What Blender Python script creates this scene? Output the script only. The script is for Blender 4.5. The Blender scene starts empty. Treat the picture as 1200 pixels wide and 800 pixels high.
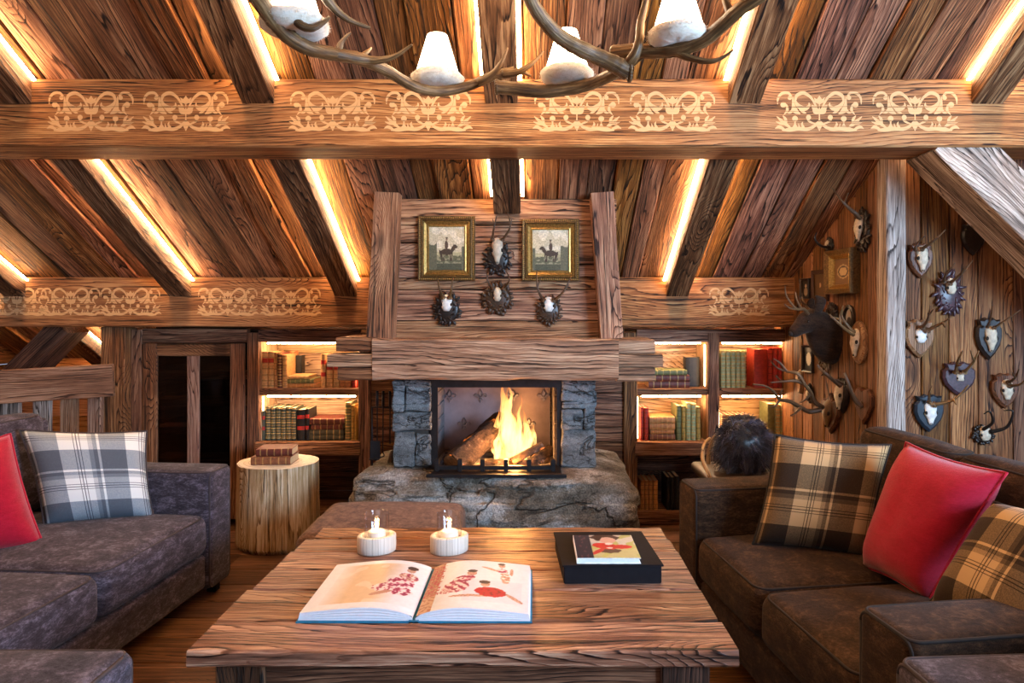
import bpy, bmesh, math, random
from mathutils import Vector, Matrix, noise as mn
random.seed(7)
scn = bpy.context.scene
COL = scn.collection
PI = math.pi
V = Vector

# ------------------------------------------------------------------ camera, world, big lights, exposure
CAM_H, FPX, VX, VY = 1.22, 800.0, 625.0, 362.0
cam_d = bpy.data.cameras.new('camera'); cam = bpy.data.objects.new('camera', cam_d); COL.objects.link(cam)
cam.location = (0, 0, CAM_H); cam.rotation_euler = (PI/2, 0, 0)
cam_d.sensor_width = 36; cam_d.lens = 36*FPX/1200
cam_d.shift_x = -(VX-600)/1200; cam_d.shift_y = -(400-VY)/1200
cam_d.clip_start = 0.02
scn.camera = cam
scn.view_settings.view_transform = 'Standard'; scn.view_settings.look = 'None'
scn.view_settings.gamma = 1; scn.view_settings.use_curve_mapping = False
scn.view_settings.exposure = 0.58
scn.cycles.max_bounces = 8; scn.cycles.diffuse_bounces = 4; scn.cycles.transparent_max_bounces = 16
w = bpy.data.worlds.new('world'); scn.world = w; w.use_nodes = True
w.node_tree.nodes['Background'].inputs[0].default_value = (0.55, 0.72, 1.0, 1)
w.node_tree.nodes['Background'].inputs[1].default_value = 1.0
def area(name, loc, target, size, size_y, power, color):
    d = bpy.data.lights.new(name, 'AREA'); d.shape = 'RECTANGLE'; d.size = size; d.size_y = size_y
    d.energy = power; d.color = color
    o = bpy.data.objects.new(name, d); COL.objects.link(o); o.location = loc
    o.rotation_euler = (V(target)-V(loc)).to_track_quat('-Z', 'Y').to_euler(); return o
def point(name, loc, power, color, r=.03):
    d = bpy.data.lights.new(name, 'POINT'); d.energy = power; d.color = color; d.shadow_soft_size = r
    o = bpy.data.objects.new(name, d); COL.objects.link(o); o.location = loc; return o
WARM = (1.0, .66, .36)
DAY = (.46, .70, 1.0)
area('window_daylight_right', (2.78, -.15, 1.50), (.3, 2.7, .9), 1.7, 1.0, 165, DAY)      # in the window of the right wall
area('rear_fill', (-.3, -2.45, 1.75), (-.3, 2.4, .9), 3.2, 1.5, 20, (1.0, .90, .82))   # soft fill added behind the camera, at an unseen opening
LED_STRENGTH = 54; SHADE_STRENGTH = 9; NICHE_STRENGTH = 85

# ------------------------------------------------------------------ helpers
def P(px, py, Y):                                   # a point at depth Y seen at this place of the 1200x800 frame
    return V(((px-VX)*Y/FPX, Y, CAM_H-(py-VY)*Y/FPX))
def rz(Y): return 1.393 + .585*(3.75-Y)             # underside of the roof boarding
RID = .5
SD = V((0, 1, -.585)).normalized(); SN = V((0, -.585, -1)).normalized()   # down the slope, into the room
def side_x(Y): return 1.746-.0843*Y
def side_Y(px): return 1.746/((px-VX)/FPX+.0843)
def sideP(px, py, out=0):                           # point on the right side wall
    Y = side_Y(px); p = P(px, py, Y); return p+V((-1, -.084, 0))*out
R = random.random
def U(a, b): return random.uniform(a, b)

def new_bm():
    bm = bmesh.new(); bm.verts.layers.float_vector.new('gc'); bm.verts.layers.float.new('tone'); bm.verts.layers.float_color.new('col'); return bm
def obj(name, bm, mat=None, parent=None, smooth=False, loc=None):
    me = bpy.data.meshes.new(name)
    if smooth:
        for f in bm.faces: f.smooth = True
    bm.normal_update(); bm.to_mesh(me); bm.free()
    o = bpy.data.objects.new(name, me); COL.objects.link(o)
    for m in (mat if isinstance(mat, (list, tuple)) else [mat]):
        if m: me.materials.append(m)
    if parent: o.parent = parent
    if loc is not None: o.location = loc
    return o
def thing(name, label, cat, loc=(0, 0, 0), group=None, rz_=0):
    o = bpy.data.objects.new(name, None); COL.objects.link(o); o.location = loc; o.rotation_euler = (0, 0, rz_)
    o.empty_display_size = .05; o['label'] = label; o['category'] = cat
    if group: o['group'] = group
    return o
def tag(o, label, cat, group=None):
    o['label'] = label; o['category'] = cat
    if group: o['group'] = group
    return o
def struct(name, bm, mat, parent=None, smooth=False):
    o = obj(name, bm, mat, parent, smooth)
    if not parent: o['kind'] = 'structure'
    return o
def shift(bm, d, start=0):
    d = V(d)
    for v in list(bm.verts)[start:]: v.co += d
def xform(bm, M, start=0):
    for v in list(bm.verts)[start:]: v.co = M @ v.co

def beam(bm, A, B, w, h, up=(0, 0, 1), tone=None, wav=.0015, ch=.004, seg=.12, w2=None, h2=None, skewA=0, skewB=0):
    """a sawn timber from A to B, w across, h along up; grain runs along it"""
    A = V(A); B = V(B); d = (B-A); L = d.length; d.normalize()
    up = V(up); up = (up-d*up.dot(d)).normalized(); s = d.cross(up).normalized()
    w2 = w if w2 is None else w2; h2 = h if h2 is None else h2
    tone = R() if tone is None else tone
    gc = bm.verts.layers.float_vector['gc']; tn = bm.verts.layers.float['tone']
    off = V((U(0, 40), U(0, 40), U(0, 40)))
    n = max(1, int(L/seg)); rings = []
    c = min(ch, w/3, h/3)
    for i in range(n+1):
        t = i/n; W = w+(w2-w)*t; H = h+(h2-h)*t; ring = []
        for (a, b) in ((-1, -1), (1, -1), (1, 1), (-1, 1)):
            pts = [(a*(W/2), b*(H/2-c)), (a*(W/2-c), b*(H/2))]
            if (a, b) in ((1, -1), (-1, 1)): pts.reverse()
            for (x, y) in pts:
                jx, jy = U(-wav, wav), U(-wav, wav)
                al = L*t + (skewA*(1-t)+skewB*t)*y
                v = bm.verts.new(A+d*al+s*(x+jx)+up*(y+jy))
                v[gc] = off+V((L*t, x, y)); v[tn] = tone; ring.append(v)
        rings.append(ring)
    for i in range(n):
        for k in range(8):
            bm.faces.new((rings[i][k], rings[i][(k+1) % 8], rings[i+1][(k+1) % 8], rings[i+1][k]))
    bm.faces.new(list(reversed(rings[0]))); bm.faces.new(rings[-1])
def wbox(bm, x0, x1, y0, y1, z0, z1, axis='x', **k):
    c = V(((x0+x1)/2, (y0+y1)/2, (z0+z1)/2))
    if axis == 'x': beam(bm, (x0, c.y, c.z), (x1, c.y, c.z), y1-y0, z1-z0, (0, 0, 1), **k)
    elif axis == 'y': beam(bm, (c.x, y0, c.z), (c.x, y1, c.z), x1-x0, z1-z0, (0, 0, 1), **k)
    else: beam(bm, (c.x, c.y, z0), (c.x, c.y, z1), x1-x0, y1-y0, (0, 1, 0), **k)
def box(bm, x0, x1, y0, y1, z0, z1, bev=0):
    n = len(bm.verts)
    vs = [bm.verts.new((x, y, z)) for x in (x0, x1) for y in (y0, y1) for z in (z0, z1)]
    fs = [bm.faces.new([vs[i] for i in q]) for q in ((0, 1, 3, 2), (4, 6, 7, 5), (0, 4, 5, 1), (2, 3, 7, 6), (0, 2, 6, 4), (1, 5, 7, 3))]
    if bev:
        es = {e for f in fs for e in f.edges}
        bmesh.ops.bevel(bm, geom=list(es), offset=bev, segments=2, affect='EDGES')
def tube(bm, pts, rad, seg=8, cap=True, gcl=True):
    pts = [V(p) for p in pts]; n = len(pts)
    rr = rad if isinstance(rad, (list, tuple)) else [rad]*n
    gc = bm.verts.layers.float_vector['gc']; tn = bm.verts.layers.float['tone']; off = U(0, 30); rings = []; al = 0
    nrm = None
    for i, p in enumerate(pts):
        t = (pts[min(i+1, n-1)]-pts[max(i-1, 0)]).normalized()
        if nrm is None: nrm = t.orthogonal().normalized()
        nrm = (nrm-t*nrm.dot(t)).normalized(); b = t.cross(nrm)
        if i: al += (p-pts[i-1]).length
        ring = []
        for k in range(seg):
            a = 2*PI*k/seg; v = bm.verts.new(p+(nrm*math.cos(a)+b*math.sin(a))*rr[i]); v[gc] = (al+off, a*rr[0]+off, 0); v[tn] = .5; ring.append(v)
        rings.append(ring)
    for i in range(n-1):
        for k in range(seg):
            bm.faces.new((rings[i][k], rings[i][(k+1) % seg], rings[i+1][(k+1) % seg], rings[i+1][k]))
    if cap: bm.faces.new(list(reversed(rings[0]))); bm.faces.new(rings[-1])
def spline(pts, n=6):
    """Catmull-Rom through points (any dimension tuples) -> list of Vectors"""
    pts = [V(p) for p in pts]; out = []
    if len(pts) < 3:
        return [pts[0].lerp(pts[-1], i/n) for i in range(n+1)]
    for i in range(len(pts)-1):
        p0 = pts[max(i-1, 0)]; p1 = pts[i]; p2 = pts[i+1]; p3 = pts[min(i+2, len(pts)-1)]
        for k in range(n):
            t = k/n
            out.append(.5*((2*p1)+(p2-p0)*t+(2*p0-5*p1+4*p2-p3)*t*t+(3*p1-p0-3*p2+p3)*t**3))
    out.append(pts[-1]); return out
def horn(bm, pts, r0, r1, n=5, seg=8, bumps=0.0, powr=1.0):
    s = spline(pts, n); m = len(s)-1
    rad = [max(.0008, r0+(r1-r0)*(i/m)**powr)*(1+U(-bumps, bumps)) for i in range(m+1)]
    tube(bm, s, rad, seg)
def lathe(bm, prof, seg=24, center=(0, 0, 0), sx=1, sy=1, jit=0):
    c = V(center); rings = []
    gc = bm.verts.layers.float_vector['gc']; tn = bm.verts.layers.float['tone']
    for (r, z) in prof:
        ring = []
        for k in range(seg):
            a = 2*PI*k/seg; q = r*(1+U(-jit, jit))
            v = bm.verts.new(c+V((q*math.cos(a)*sx, q*math.sin(a)*sy, z))); v[gc] = (z+5, a*.2, r); v[tn] = .5; ring.append(v)
        rings.append(ring)
    for i in range(len(rings)-1):
        for k in range(seg): bm.faces.new((rings[i][k], rings[i][(k+1) % seg], rings[i+1][(k+1) % seg], rings[i+1][k]))
    if prof[0][0] > 1e-5: bm.faces.new(list(reversed(rings[0])))
    if prof[-1][0] > 1e-5: bm.faces.new(rings[-1])
def prism(bm, outline, M, depth, bev=.0, inset=None):
    """outline (x,z) in a plane, extruded towards -y by depth, then M"""
    n0 = len(bm.verts); n = len(outline)
    lv = [(1.0, 0.0), (1.0, -depth*(.6 if bev else 1))]
    if bev: lv.append((1-bev, -depth))
    cx = sum(p[0] for p in outline)/n; cz = sum(p[1] for p in outline)/n
    rings = [[bm.verts.new((cx+(x-cx)*s, y, cz+(z-cz)*s)) for (x, z) in outline] for (s, y) in lv]
    for i in range(len(rings)-1):
        for k in range(n): bm.faces.new((rings[i][k], rings[i][(k+1) % n], rings[i+1][(k+1) % n], rings[i+1][k]))
    c = bm.verts.new((cx, lv[-1][1], cz))
    for k in range(n): bm.faces.new((rings[-1][k], rings[-1][(k+1) % n], c))
    bm.faces.new(rings[0])
    xform(bm, M, n0)
    gc = bm.verts.layers.float_vector['gc']; tn = bm.verts.layers.float['tone']; o = U(0, 20)
    for v in list(bm.verts)[n0:]: v[gc] = (v.co.z+o, v.co.x+v.co.y+o, v.co.y); v[tn] = .5
def rbox(bm, sx, sy, sz, r=.03, crown=0, n=6, M=None, puff=0, lump=0):
    """soft rounded box centred on the origin with a crowned top"""
    h = V((sx/2, sy/2, sz/2)); r = min(r, h.x*.98, h.y*.98, h.z*.98); n0 = len(bm.verts)
    def ticks(H):
        a = [-H, -H+r*.12, -H+r*.4, -H+r*.75]
        m = [-(H-r)+2*(H-r)*i/n for i in range(n+1)]
        return a+m+[-x for x in reversed(a)]
    T = [ticks(h.x), ticks(h.y), ticks(h.z)]
    seen = {}
    def vert(i, j, k):
        key = (i, j, k)
        if key in seen: return seen[key]
        p = V((T[0][i], T[1][j], T[2][k])); q = V([max(-(h[a]-r), min(h[a]-r, p[a])) for a in range(3)])
        d = p-q
        if d.length > 1e-9: d = d.normalized()*r
        p2 = q+d
        u, w_, z_ = p2.x/h.x, p2.y/h.y, p2.z/h.z
        if crown and z_ > 0: p2.z += crown*(1-u*u)*(1-w_*w_)
        if puff:
            p2.x += puff*u*(1-w_*w_)*(1-z_*z_); p2.y += puff*w_*(1-u*u)*(1-z_*z_)
        if lump: p2 += d.normalized()*lump*mn.noise(p2*9+V((sx*7, 3, 1))) if d.length else V()
        v = bm.verts.new(p2); seen[key] = v; return v
    N = [len(t)-1 for t in T]
    for ax in range(3):
        a, b = [(1, 2), (2, 0), (0, 1)][ax]
        for side in (0, N[ax]):
            for i in range(N[a]):
                for j in range(N[b]):
                    q = []
                    for (di, dj) in ((0, 0), (1, 0), (1, 1), (0, 1)):
                        idx = [0, 0, 0]; idx[ax] = side; idx[a] = i+di; idx[b] = j+dj; q.append(vert(*idx))
                    if side == 0: q.reverse()
                    bm.faces.new(q)
    if M is not None: xform(bm, M, n0)
    return n0
def T_(x, y, z): return Matrix.Translation((x, y, z))
def Rz(a): return Matrix.Rotation(a, 4, 'Z')
def Rx(a): return Matrix.Rotation(a, 4, 'X')
def Ry(a): return Matrix.Rotation(a, 4, 'Y')
def ellipsoid(bm, c, r, M=None, seg=12, nz=8, disp=0, ds=8):
    n0 = len(bm.verts); rings = []
    for i in range(nz+1):
        th = PI*i/nz
        if i in (0, nz): rings.append([bm.verts.new((0, 0, math.cos(th)))]); continue
        rings.append([bm.verts.new((math.sin(th)*math.cos(2*PI*k/seg), math.sin(th)*math.sin(2*PI*k/seg), math.cos(th))) for k in range(seg)])
    for i in range(nz):
        a, b = rings[i], rings[i+1]
        for k in range(seg):
            k2 = (k+1) % seg
            if len(a) == 1: bm.faces.new((a[0], b[k], b[k2]))
            elif len(b) == 1: bm.faces.new((a[k], b[0], a[k2]))
            else: bm.faces.new((a[k], b[k], b[k2], a[k2]))
    for v in list(bm.verts)[n0:]:
        q = v.co.copy(); s = 1+disp*mn.noise(q*ds*.3+V(c)*5)
        v.co = V((q.x*r[0], q.y*r[1], q.z*r[2]))*s
        if M is not None: v.co = M.to_3x3() @ v.co
        v.co += V(c)

# ------------------------------------------------------------------ materials
def mat_new(name):
    m = bpy.data.materials.new(name); m.use_nodes = True; nt = m.node_tree; nt.nodes.clear(); return m, nt
class G:
    """tiny node-graph helper"""
    def __init__(s, nt): s.nt = nt
    def n(s, t, **k):
        x = s.nt.nodes.new(t)
        for a, b in k.items(): setattr(x, a, b)
        return x
    def link(s, a, b): s.nt.links.new(a, b)
    def set(s, inp, v):
        if hasattr(v, 'is_output') or isinstance(v, bpy.types.NodeSocket): s.link(v, inp)
        else: inp.default_value = v
    def math(s, op, a, b=None, c=None, clamp=False):
        x = s.n('ShaderNodeMath', operation=op); x.use_clamp = clamp; s.set(x.inputs[0], a)
        if b is not None: s.set(x.inputs[1], b)
        if c is not None: s.set(x.inputs[2], c)
        return x.outputs[0]
    def comb(s, x, y, z):
        c = s.n('ShaderNodeCombineXYZ')
        for i, q in enumerate((x, y, z)): s.set(c.inputs[i], q)
        return c.outputs[0]
    def noise(s, vec, scale=1, detail=2, rough=.5, dist=0):
        x = s.n('ShaderNodeTexNoise'); s.link(vec, x.inputs['Vector']); x.inputs['Scale'].default_value = scale
        x.inputs['Detail'].default_value = detail; x.inputs['Roughness'].default_value = rough; x.inputs['Distortion'].default_value = dist
        return x.outputs['Fac']
    def ramp(s, fac, stops, interp='LINEAR'):
        x = s.n('ShaderNodeValToRGB'); x.color_ramp.interpolation = interp; el = x.color_ramp.elements
        while len(el) > 1: el.remove(el[-1])
        for i, (p, c) in enumerate(stops):
            e = el[0] if i == 0 else el.new(p); e.position = p
            c = (c, c, c) if isinstance(c, (int, float)) else c
            e.color = (c[0], c[1], c[2], 1)
        s.link(fac, x.inputs[0]); return x.outputs[0]
    def mix(s, f, a, b, mode='MIX'):
        x = s.n('ShaderNodeMix', data_type='RGBA', blend_type=mode); s.set(x.inputs[0], f)
        for i, q in ((6, a), (7, b)):
            if isinstance(q, (int, float)): q = (q, q, q, 1)
            elif isinstance(q, tuple) and len(q) == 3: q = (*q, 1)
            s.set(x.inputs[i], q)
        return x.outputs[2]
    def mr(s, v, a, b, c=0, d=1, interp='LINEAR'):
        x = s.n('ShaderNodeMapRange'); x.interpolation_type = interp; x.clamp = True
        s.set(x.inputs[0], v)
        for i, q in enumerate((a, b, c, d)): x.inputs[i+1].default_value = q
        return x.outputs[0]
    def out(s, color, rough=.6, bump=None, bs=.3, bd=.01, metal=0, spec=.4, **k):
        p = s.n('ShaderNodeBsdfPrincipled'); o = s.n('ShaderNodeOutputMaterial'); s.link(p.outputs[0], o.inputs[0])
        if isinstance(color, tuple) and len(color) == 3: color = (*color, 1)
        s.set(p.inputs['Base Color'], color); s.set(p.inputs['Roughness'], rough); s.set(p.inputs['Metallic'], metal)
        p.inputs['Specular IOR Level'].default_value = spec
        for a, b in k.items(): s.set(p.inputs[a.replace('_', ' ')], b)
        if bump is not None:
            b_ = s.n('ShaderNodeBump'); b_.inputs['Strength'].default_value = bs; b_.inputs['Distance'].default_value = bd
            s.link(bump, b_.inputs['Height']); s.link(b_.outputs[0], p.inputs['Normal'])
        return p
def plain(name, color, rough=.5, metal=0, spec=.5, nscale=30, nvar=.25, bump=.15, **k):
    m, nt = mat_new(name); g = G(nt); tc = g.n('ShaderNodeTexCoord').outputs['Object']
    nz = g.noise(tc, nscale, 4, .6); f = g.mr(nz, .3, .7, 1-nvar, 1+nvar)
    c = g.mix(1, color, g.comb(f, f, f), 'MULTIPLY')
    g.out(c, rough, nz, bump, .003, metal, spec, **k); return m
def emis(name, color, strength):
    m, nt = mat_new(name); g = G(nt); e = g.n('ShaderNodeEmission'); e.inputs[0].default_value = (*color, 1); e.inputs[1].default_value = strength
    o = g.n('ShaderNodeOutputMaterial'); g.link(e.outputs[0], o.inputs[0]); return m
def wood(name, dark, mid, light, rings=75, warp=13, crack=.5, knots=.5, rough=.68, bump=.45, tvar=(.6, 1.3), huev=.5, grey=None, bd=.004, ringk=.66, warpx=.75):
    m, nt = mat_new(name); g = G(nt)
    gcv = g.n('ShaderNodeAttribute', attribute_name='gc').outputs['Vector']
    tone = g.n('ShaderNodeAttribute', attribute_name='tone').outputs['Fac']
    sp = g.n('ShaderNodeSeparateXYZ'); g.link(gcv, sp.inputs[0]); x, y, z = sp.outputs
    M = g.math
    N = g.noise(g.comb(M('MULTIPLY', x, warpx), M('MULTIPLY', y, 4.5), M('MULTIPLY', z, 4.5)), 1, 1.5, .45)
    vo = g.n('ShaderNodeTexVoronoi'); g.link(g.comb(M('MULTIPLY', x, 1.5), M('MULTIPLY', y, 5.0), M('MULTIPLY', z, 1.0)), vo.inputs['Vector']); vo.inputs['Scale'].default_value = 1
    has = g.n('ShaderNodeSeparateColor'); g.link(vo.outputs['Color'], has.inputs[0])
    on = M('GREATER_THAN', has.outputs[0], 1-knots)
    k = M('MULTIPLY', g.mr(vo.outputs['Distance'], .02, .40, 1, 0, 'SMOOTHSTEP'), on)
    core = M('MULTIPLY', g.mr(vo.outputs['Distance'], .045, .12, 1, 0), on)
    sm = g.noise(g.comb(M('MULTIPLY', x, 3.0), M('MULTIPLY', y, 26), M('MULTIPLY', z, 26)), 1, 3, .6)
    ph = M('ADD', M('ADD', M('MULTIPLY', M('ADD', y, z), rings*1.25), M('MULTIPLY', N, warp*1.25)), M('ADD', M('MULTIPLY', k, 7.0), M('MULTIPLY', sm, 1.9)))
    fr = M('FRACT', ph)
    ring = g.ramp(fr, [(0, .80), (.5, .68), (.76, .48), (.88, .0), (.94, .05), (1, .80)])
    fib = g.noise(g.comb(M('MULTIPLY', x, 7), M('MULTIPLY', y, 240), M('MULTIPLY', z, 240)), 1, 4, .75)
    streak = g.noise(g.comb(M('MULTIPLY', x, 2.4), M('MULTIPLY', y, 62), M('MULTIPLY', z, 62)), 1, 6, .72, .3)
    patch = g.noise(g.comb(M('MULTIPLY', x, 1.5), M('MULTIPLY', y, 8), M('MULTIPLY', z, 8)), 1, 4, .6)
    patch2 = g.noise(g.comb(M('MULTIPLY', x, 4.0), M('MULTIPLY', y, 22), M('MULTIPLY', z, 22)), 1, 3, .6)
    rmod = M('MAXIMUM', g.mr(patch2, .38, .62, .15, 1.25), k)
    rs = M('MULTIPLY', M('MULTIPLY', M('SUBTRACT', ring, .56), rmod), ringk*1.15)
    val = M('ADD', M('ADD', rs, M('MULTIPLY', g.mr(fib, .30, .70, -.5, .5), .34)), M('ADD', M('MULTIPLY', g.mr(streak, .30, .70, -.5, .5), .62), M('MULTIPLY', g.mr(patch, .3, .7, -.5, .5), .34)))
    c = g.ramp(M('MULTIPLY_ADD', val, 1.22, .515), [(.05, tuple(q*.6 for q in dark)), (.34, tuple((p*.45+q*.55) for p, q in zip(dark, mid))), (.56, mid), (.94, light)])
    if grey: c = g.mix(M('MULTIPLY', g.mr(g.noise(g.comb(M('MULTIPLY', x, .9), M('MULTIPLY', y, 7), z), 1, 3), .45, .7, 0, .55), g.mr(val, -.3, .2, 0, 1)), c, grey)
    t = g.mr(tone, 0, 1, tvar[0], tvar[1])
    hs = g.n('ShaderNodeHueSaturation'); g.link(c, hs.inputs['Color']); g.link(t, hs.inputs['Value'])
    tf = M('FRACT', M('MULTIPLY', tone, 7.31))
    g.link(g.mr(tf, 0, 1, .5-.018*huev, .5+.012*huev), hs.inputs['Hue']); g.link(g.mr(tf, 0, 1, 1-.25*huev, 1+.1*huev), hs.inputs['Saturation'])
    cr = g.noise(g.comb(M('MULTIPLY', x, 1.6), M('MULTIPLY', y, 75), M('MULTIPLY', z, 75)), 1, 3, .55, .2)
    crk = g.mr(cr, .605, .65, 0, 1)
    crk = M('MULTIPLY', crk, crack)
    c2 = g.mix(crk, hs.outputs[0], (.02, .009, .004))
    c3 = g.mix(M('MULTIPLY', core, .8), c2, (.035, .012, .005))
    h = M('SUBTRACT', M('ADD', M('MULTIPLY', ring, .7), M('MULTIPLY', fib, .5)), M('MULTIPLY', crk, 1.6))
    g.out(c3, rough, h, bump, bd, 0, .3); return m
DK = (.018, .006, .002)
M_beam = wood('wood_beam', (.045, .012, .003), (.38, .14, .036), (.68, .34, .12), rings=58, warp=15, crack=.8, knots=.5, tvar=(.85, 1.1), grey=(.34, .17, .08))
M_ceil = wood('wood_ceiling', (.012, .004, .0015), (.170, .058, .014), (.47, .215, .072), rings=48, warp=18, crack=.9, knots=.5, tvar=(.55, 1.6), huev=.7, grey=(.22, .105, .045))
M_raft = wood('wood_rafter', (.010, .003, .001), (.15, .058, .02), (.42, .22, .10), rings=34, warp=20, crack=.6, knots=.6, tvar=(.8, 1.2))
M_wall = wood('wood_wall', (.032, .009, .003), (.20, .070, .018), (.40, .18, .060), rings=54, warp=14, crack=.7, knots=.4, tvar=(.65, 1.25), grey=(.16, .075, .032))
M_breast = wood('wood_breast', (.045, .015, .005), (.30, .125, .05), (.60, .34, .165), rings=50, warp=17, crack=.9, knots=.4, tvar=(.8, 1.2), grey=(.36, .20, .115))
M_mantel = wood('wood_mantel', (.05, .018, .008), (.37, .185, .092), (.68, .43, .25), rings=58, warp=15, crack=.8, knots=.4, tvar=(.85, 1.15), grey=(.48, .31, .20))
M_dark = wood('wood_dark', (.010, .003, .001), (.10, .036, .012), (.28, .12, .05), rings=54, warp=15, crack=.6, knots=.4, tvar=(.7, 1.3))
M_mid = wood('wood_midbrown', (.020, .006, .002), (.19, .070, .022), (.42, .20, .082), rings=54, warp=16, crack=.7, knots=.5, tvar=(.75, 1.3))
M_pine = wood('wood_pine', (.20, .09, .035), (.52, .31, .14), (.72, .51, .28), rings=34, warp=14, crack=.2, knots=.5, tvar=(.9, 1.1), bump=.25)
M_table = wood('wood_table', (.028, .008, .003), (.27, .105, .044), (.62, .36, .20), rings=50, warp=16, crack=1.0, knots=.6, tvar=(.75, 1.2), rough=.42, bump=.8, grey=(.42, .26, .165))
M_floor = wood('wood_floor', (.018, .007, .003), (.12, .05, .020), (.26, .125, .058), rings=54, warp=12, crack=.3, knots=.25, tvar=(.75, 1.3), rough=.4, bump=.15)
M_rail = wood('wood_rail', (.07, .028, .015), (.27, .13, .072), (.46, .28, .18), rings=50, warp=13, crack=.5, knots=.4, tvar=(.8, 1.2))
M_pale = wood('wood_pale', (.07, .045, .035), (.38, .30, .25), (.66, .58, .51), rings=58, warp=16, crack=.9, knots=.3, tvar=(.85, 1.15))  # pale base tone shared by the corner post and left balusters
M_brace = wood('wood_brace', (.05, .028, .02), (.36, .26, .20), (.72, .60, .50), rings=58, warp=22, crack=.9, knots=.4, tvar=(.95, 1.05))
M_bark = wood('wood_log', (.22, .11, .045), (.50, .31, .145), (.82, .66, .45), rings=14, warp=7, crack=.7, knots=.6, tvar=(1, 1), bump=.9)
M_led = emis('led_warm', (1.0, .62, .32), LED_STRENGTH)
M_niche = emis('led_niche', (1.0, .66, .36), NICHE_STRENGTH)
def mk_stencil():
    m, nt = mat_new('stencil_paint'); g = G(nt)
    tc = g.n('ShaderNodeTexCoord').outputs['Object']
    mp = g.n('ShaderNodeMapping'); mp.inputs['Scale'].default_value = (3, 60, 75); g.link(tc, mp.inputs[0])
    n = g.noise(mp.outputs[0], 1, 4, .6); a = g.mr(n, .40, .52, 0, 1)
    p = g.n('ShaderNodeBsdfPrincipled'); p.inputs['Base Color'].default_value = (.74, .44, .20, 1); p.inputs['Roughness'].default_value = .8
    t = g.n('ShaderNodeBsdfTransparent'); mx = g.n('ShaderNodeMixShader'); g.link(g.mr(n, .36, .47, .25, .95), mx.inputs[0]); g.link(t.outputs[0], mx.inputs[1]); g.link(p.outputs[0], mx.inputs[2])
    o = g.n('ShaderNodeOutputMaterial'); g.link(mx.outputs[0], o.inputs[0]); return m
M_sten = mk_stencil()
def fabric(name, c1, c2, c3=None, sheen=.12, sc=1.0):
    m, nt = mat_new(name); g = G(nt); tc = g.n('ShaderNodeTexCoord').outputs['Object']
    ma = g.n('ShaderNodeMapping'); ma.inputs['Scale'].default_value = (16*sc, 16*sc, 42*sc); g.link(tc, ma.inputs[0]); a = g.noise(ma.outputs[0], 1, 6, .68, .5); b = g.noise(tc, 420, 3, .7)
    mp = g.n('ShaderNodeMapping'); mp.inputs['Scale'].default_value = (90, 90, 230); g.link(tc, mp.inputs[0]); d = g.noise(mp.outputs[0], 1, 3, .6)
    v = g.math('ADD', g.math('MULTIPLY', g.mr(a, .35, .65, 0, 1), .45), g.math('ADD', g.math('MULTIPLY', g.mr(b, .3, .7), .2), g.math('MULTIPLY', g.mr(d, .3, .7), .35)))
    c = g.ramp(v, [(.12, c1), (.52, c2), (1, c3 or c2)])
    g.out(c, .9, g.math('ADD', b, d), .5, .002, 0, .2, Sheen_Weight=sheen, Sheen_Roughness=.5); return m
M_chen_day = fabric('chenille_day_tint', (.014, .010, .015), (.058, .047, .062), (.235, .205, .275), sheen=.1)  # sofa chenille with the cool daylight tint mixed into its colour
M_chen_warm = fabric('chenille_warm_tint', (.009, .004, .002), (.036, .017, .008), (.125, .064, .030), sheen=.06)  # same chenille, warmer and dimmer light put in as a browner colour
M_pipe = plain('piping_dark', (.05, .038, .042), .9)
M_pipeb = plain('piping_brown', (.02, .014, .012), .9)
M_red = fabric('felt_red', (.34, .002, .018), (.42, .004, .026), (.50, .010, .042), sheen=.3)
M_otto = fabric('plush_brown', (.06, .03, .02), (.15, .080, .052), (.30, .185, .135), sheen=.1, sc=2)
def plaid(name, base, mid, pale, line):
    """woven check: stripes both ways from the cushion's own coordinates"""
    m, nt = mat_new(name); g = G(nt)
    at = g.n('ShaderNodeAttribute', attribute_name='gc').outputs['Vector']; sp = g.n('ShaderNodeSeparateXYZ'); g.link(at, sp.inputs[0])
    def stripes(t, off):
        f = g.math('FRACT', g.math('ADD', g.math('MULTIPLY', t, 1.85), off))
        band = g.ramp(f, [(0, 0.0), (.06, 1.0), (.10, 0.0), (.50, 1.0), (.93, .4)], 'CONSTANT')
        ln = g.ramp(f, [(0, 0), (.72, 1), (.733, 0), (.765, 1), (.778, 0), (.81, 1), (.823, 0), (.26, 0)][:7], 'CONSTANT')
        return band, ln
    b1, l1 = stripes(sp.outputs[0], .0); b2, l2 = stripes(sp.outputs[1], .13)
    v = g.math('MULTIPLY', g.math('ADD', b1, b2), .5)
    tc = g.n('ShaderNodeTexCoord').outputs['Object']; nz = g.noise(tc, 350, 3, .7)
    v = g.math('ADD', v, g.math('MULTIPLY', g.math('SUBTRACT', nz, .5), .45))
    c = g.ramp(v, [(0, base), (.45, mid), (.95, pale)])
    c = g.mix(g.math('MULTIPLY', g.math('MAXIMUM', l1, l2), .8), c, line)
    g.out(c, .95, nz, .4, .001, 0, .1, Sheen_Weight=.08); return m
M_plg = plaid('plaid_grey', (.10, .12, .15), (.26, .31, .36), (.80, .84, .84), (.03, .035, .06))
M_plb = plaid('plaid_tan', (.035, .022, .014), (.13, .085, .045), (.55, .36, .18), (.012, .008, .006))
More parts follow.
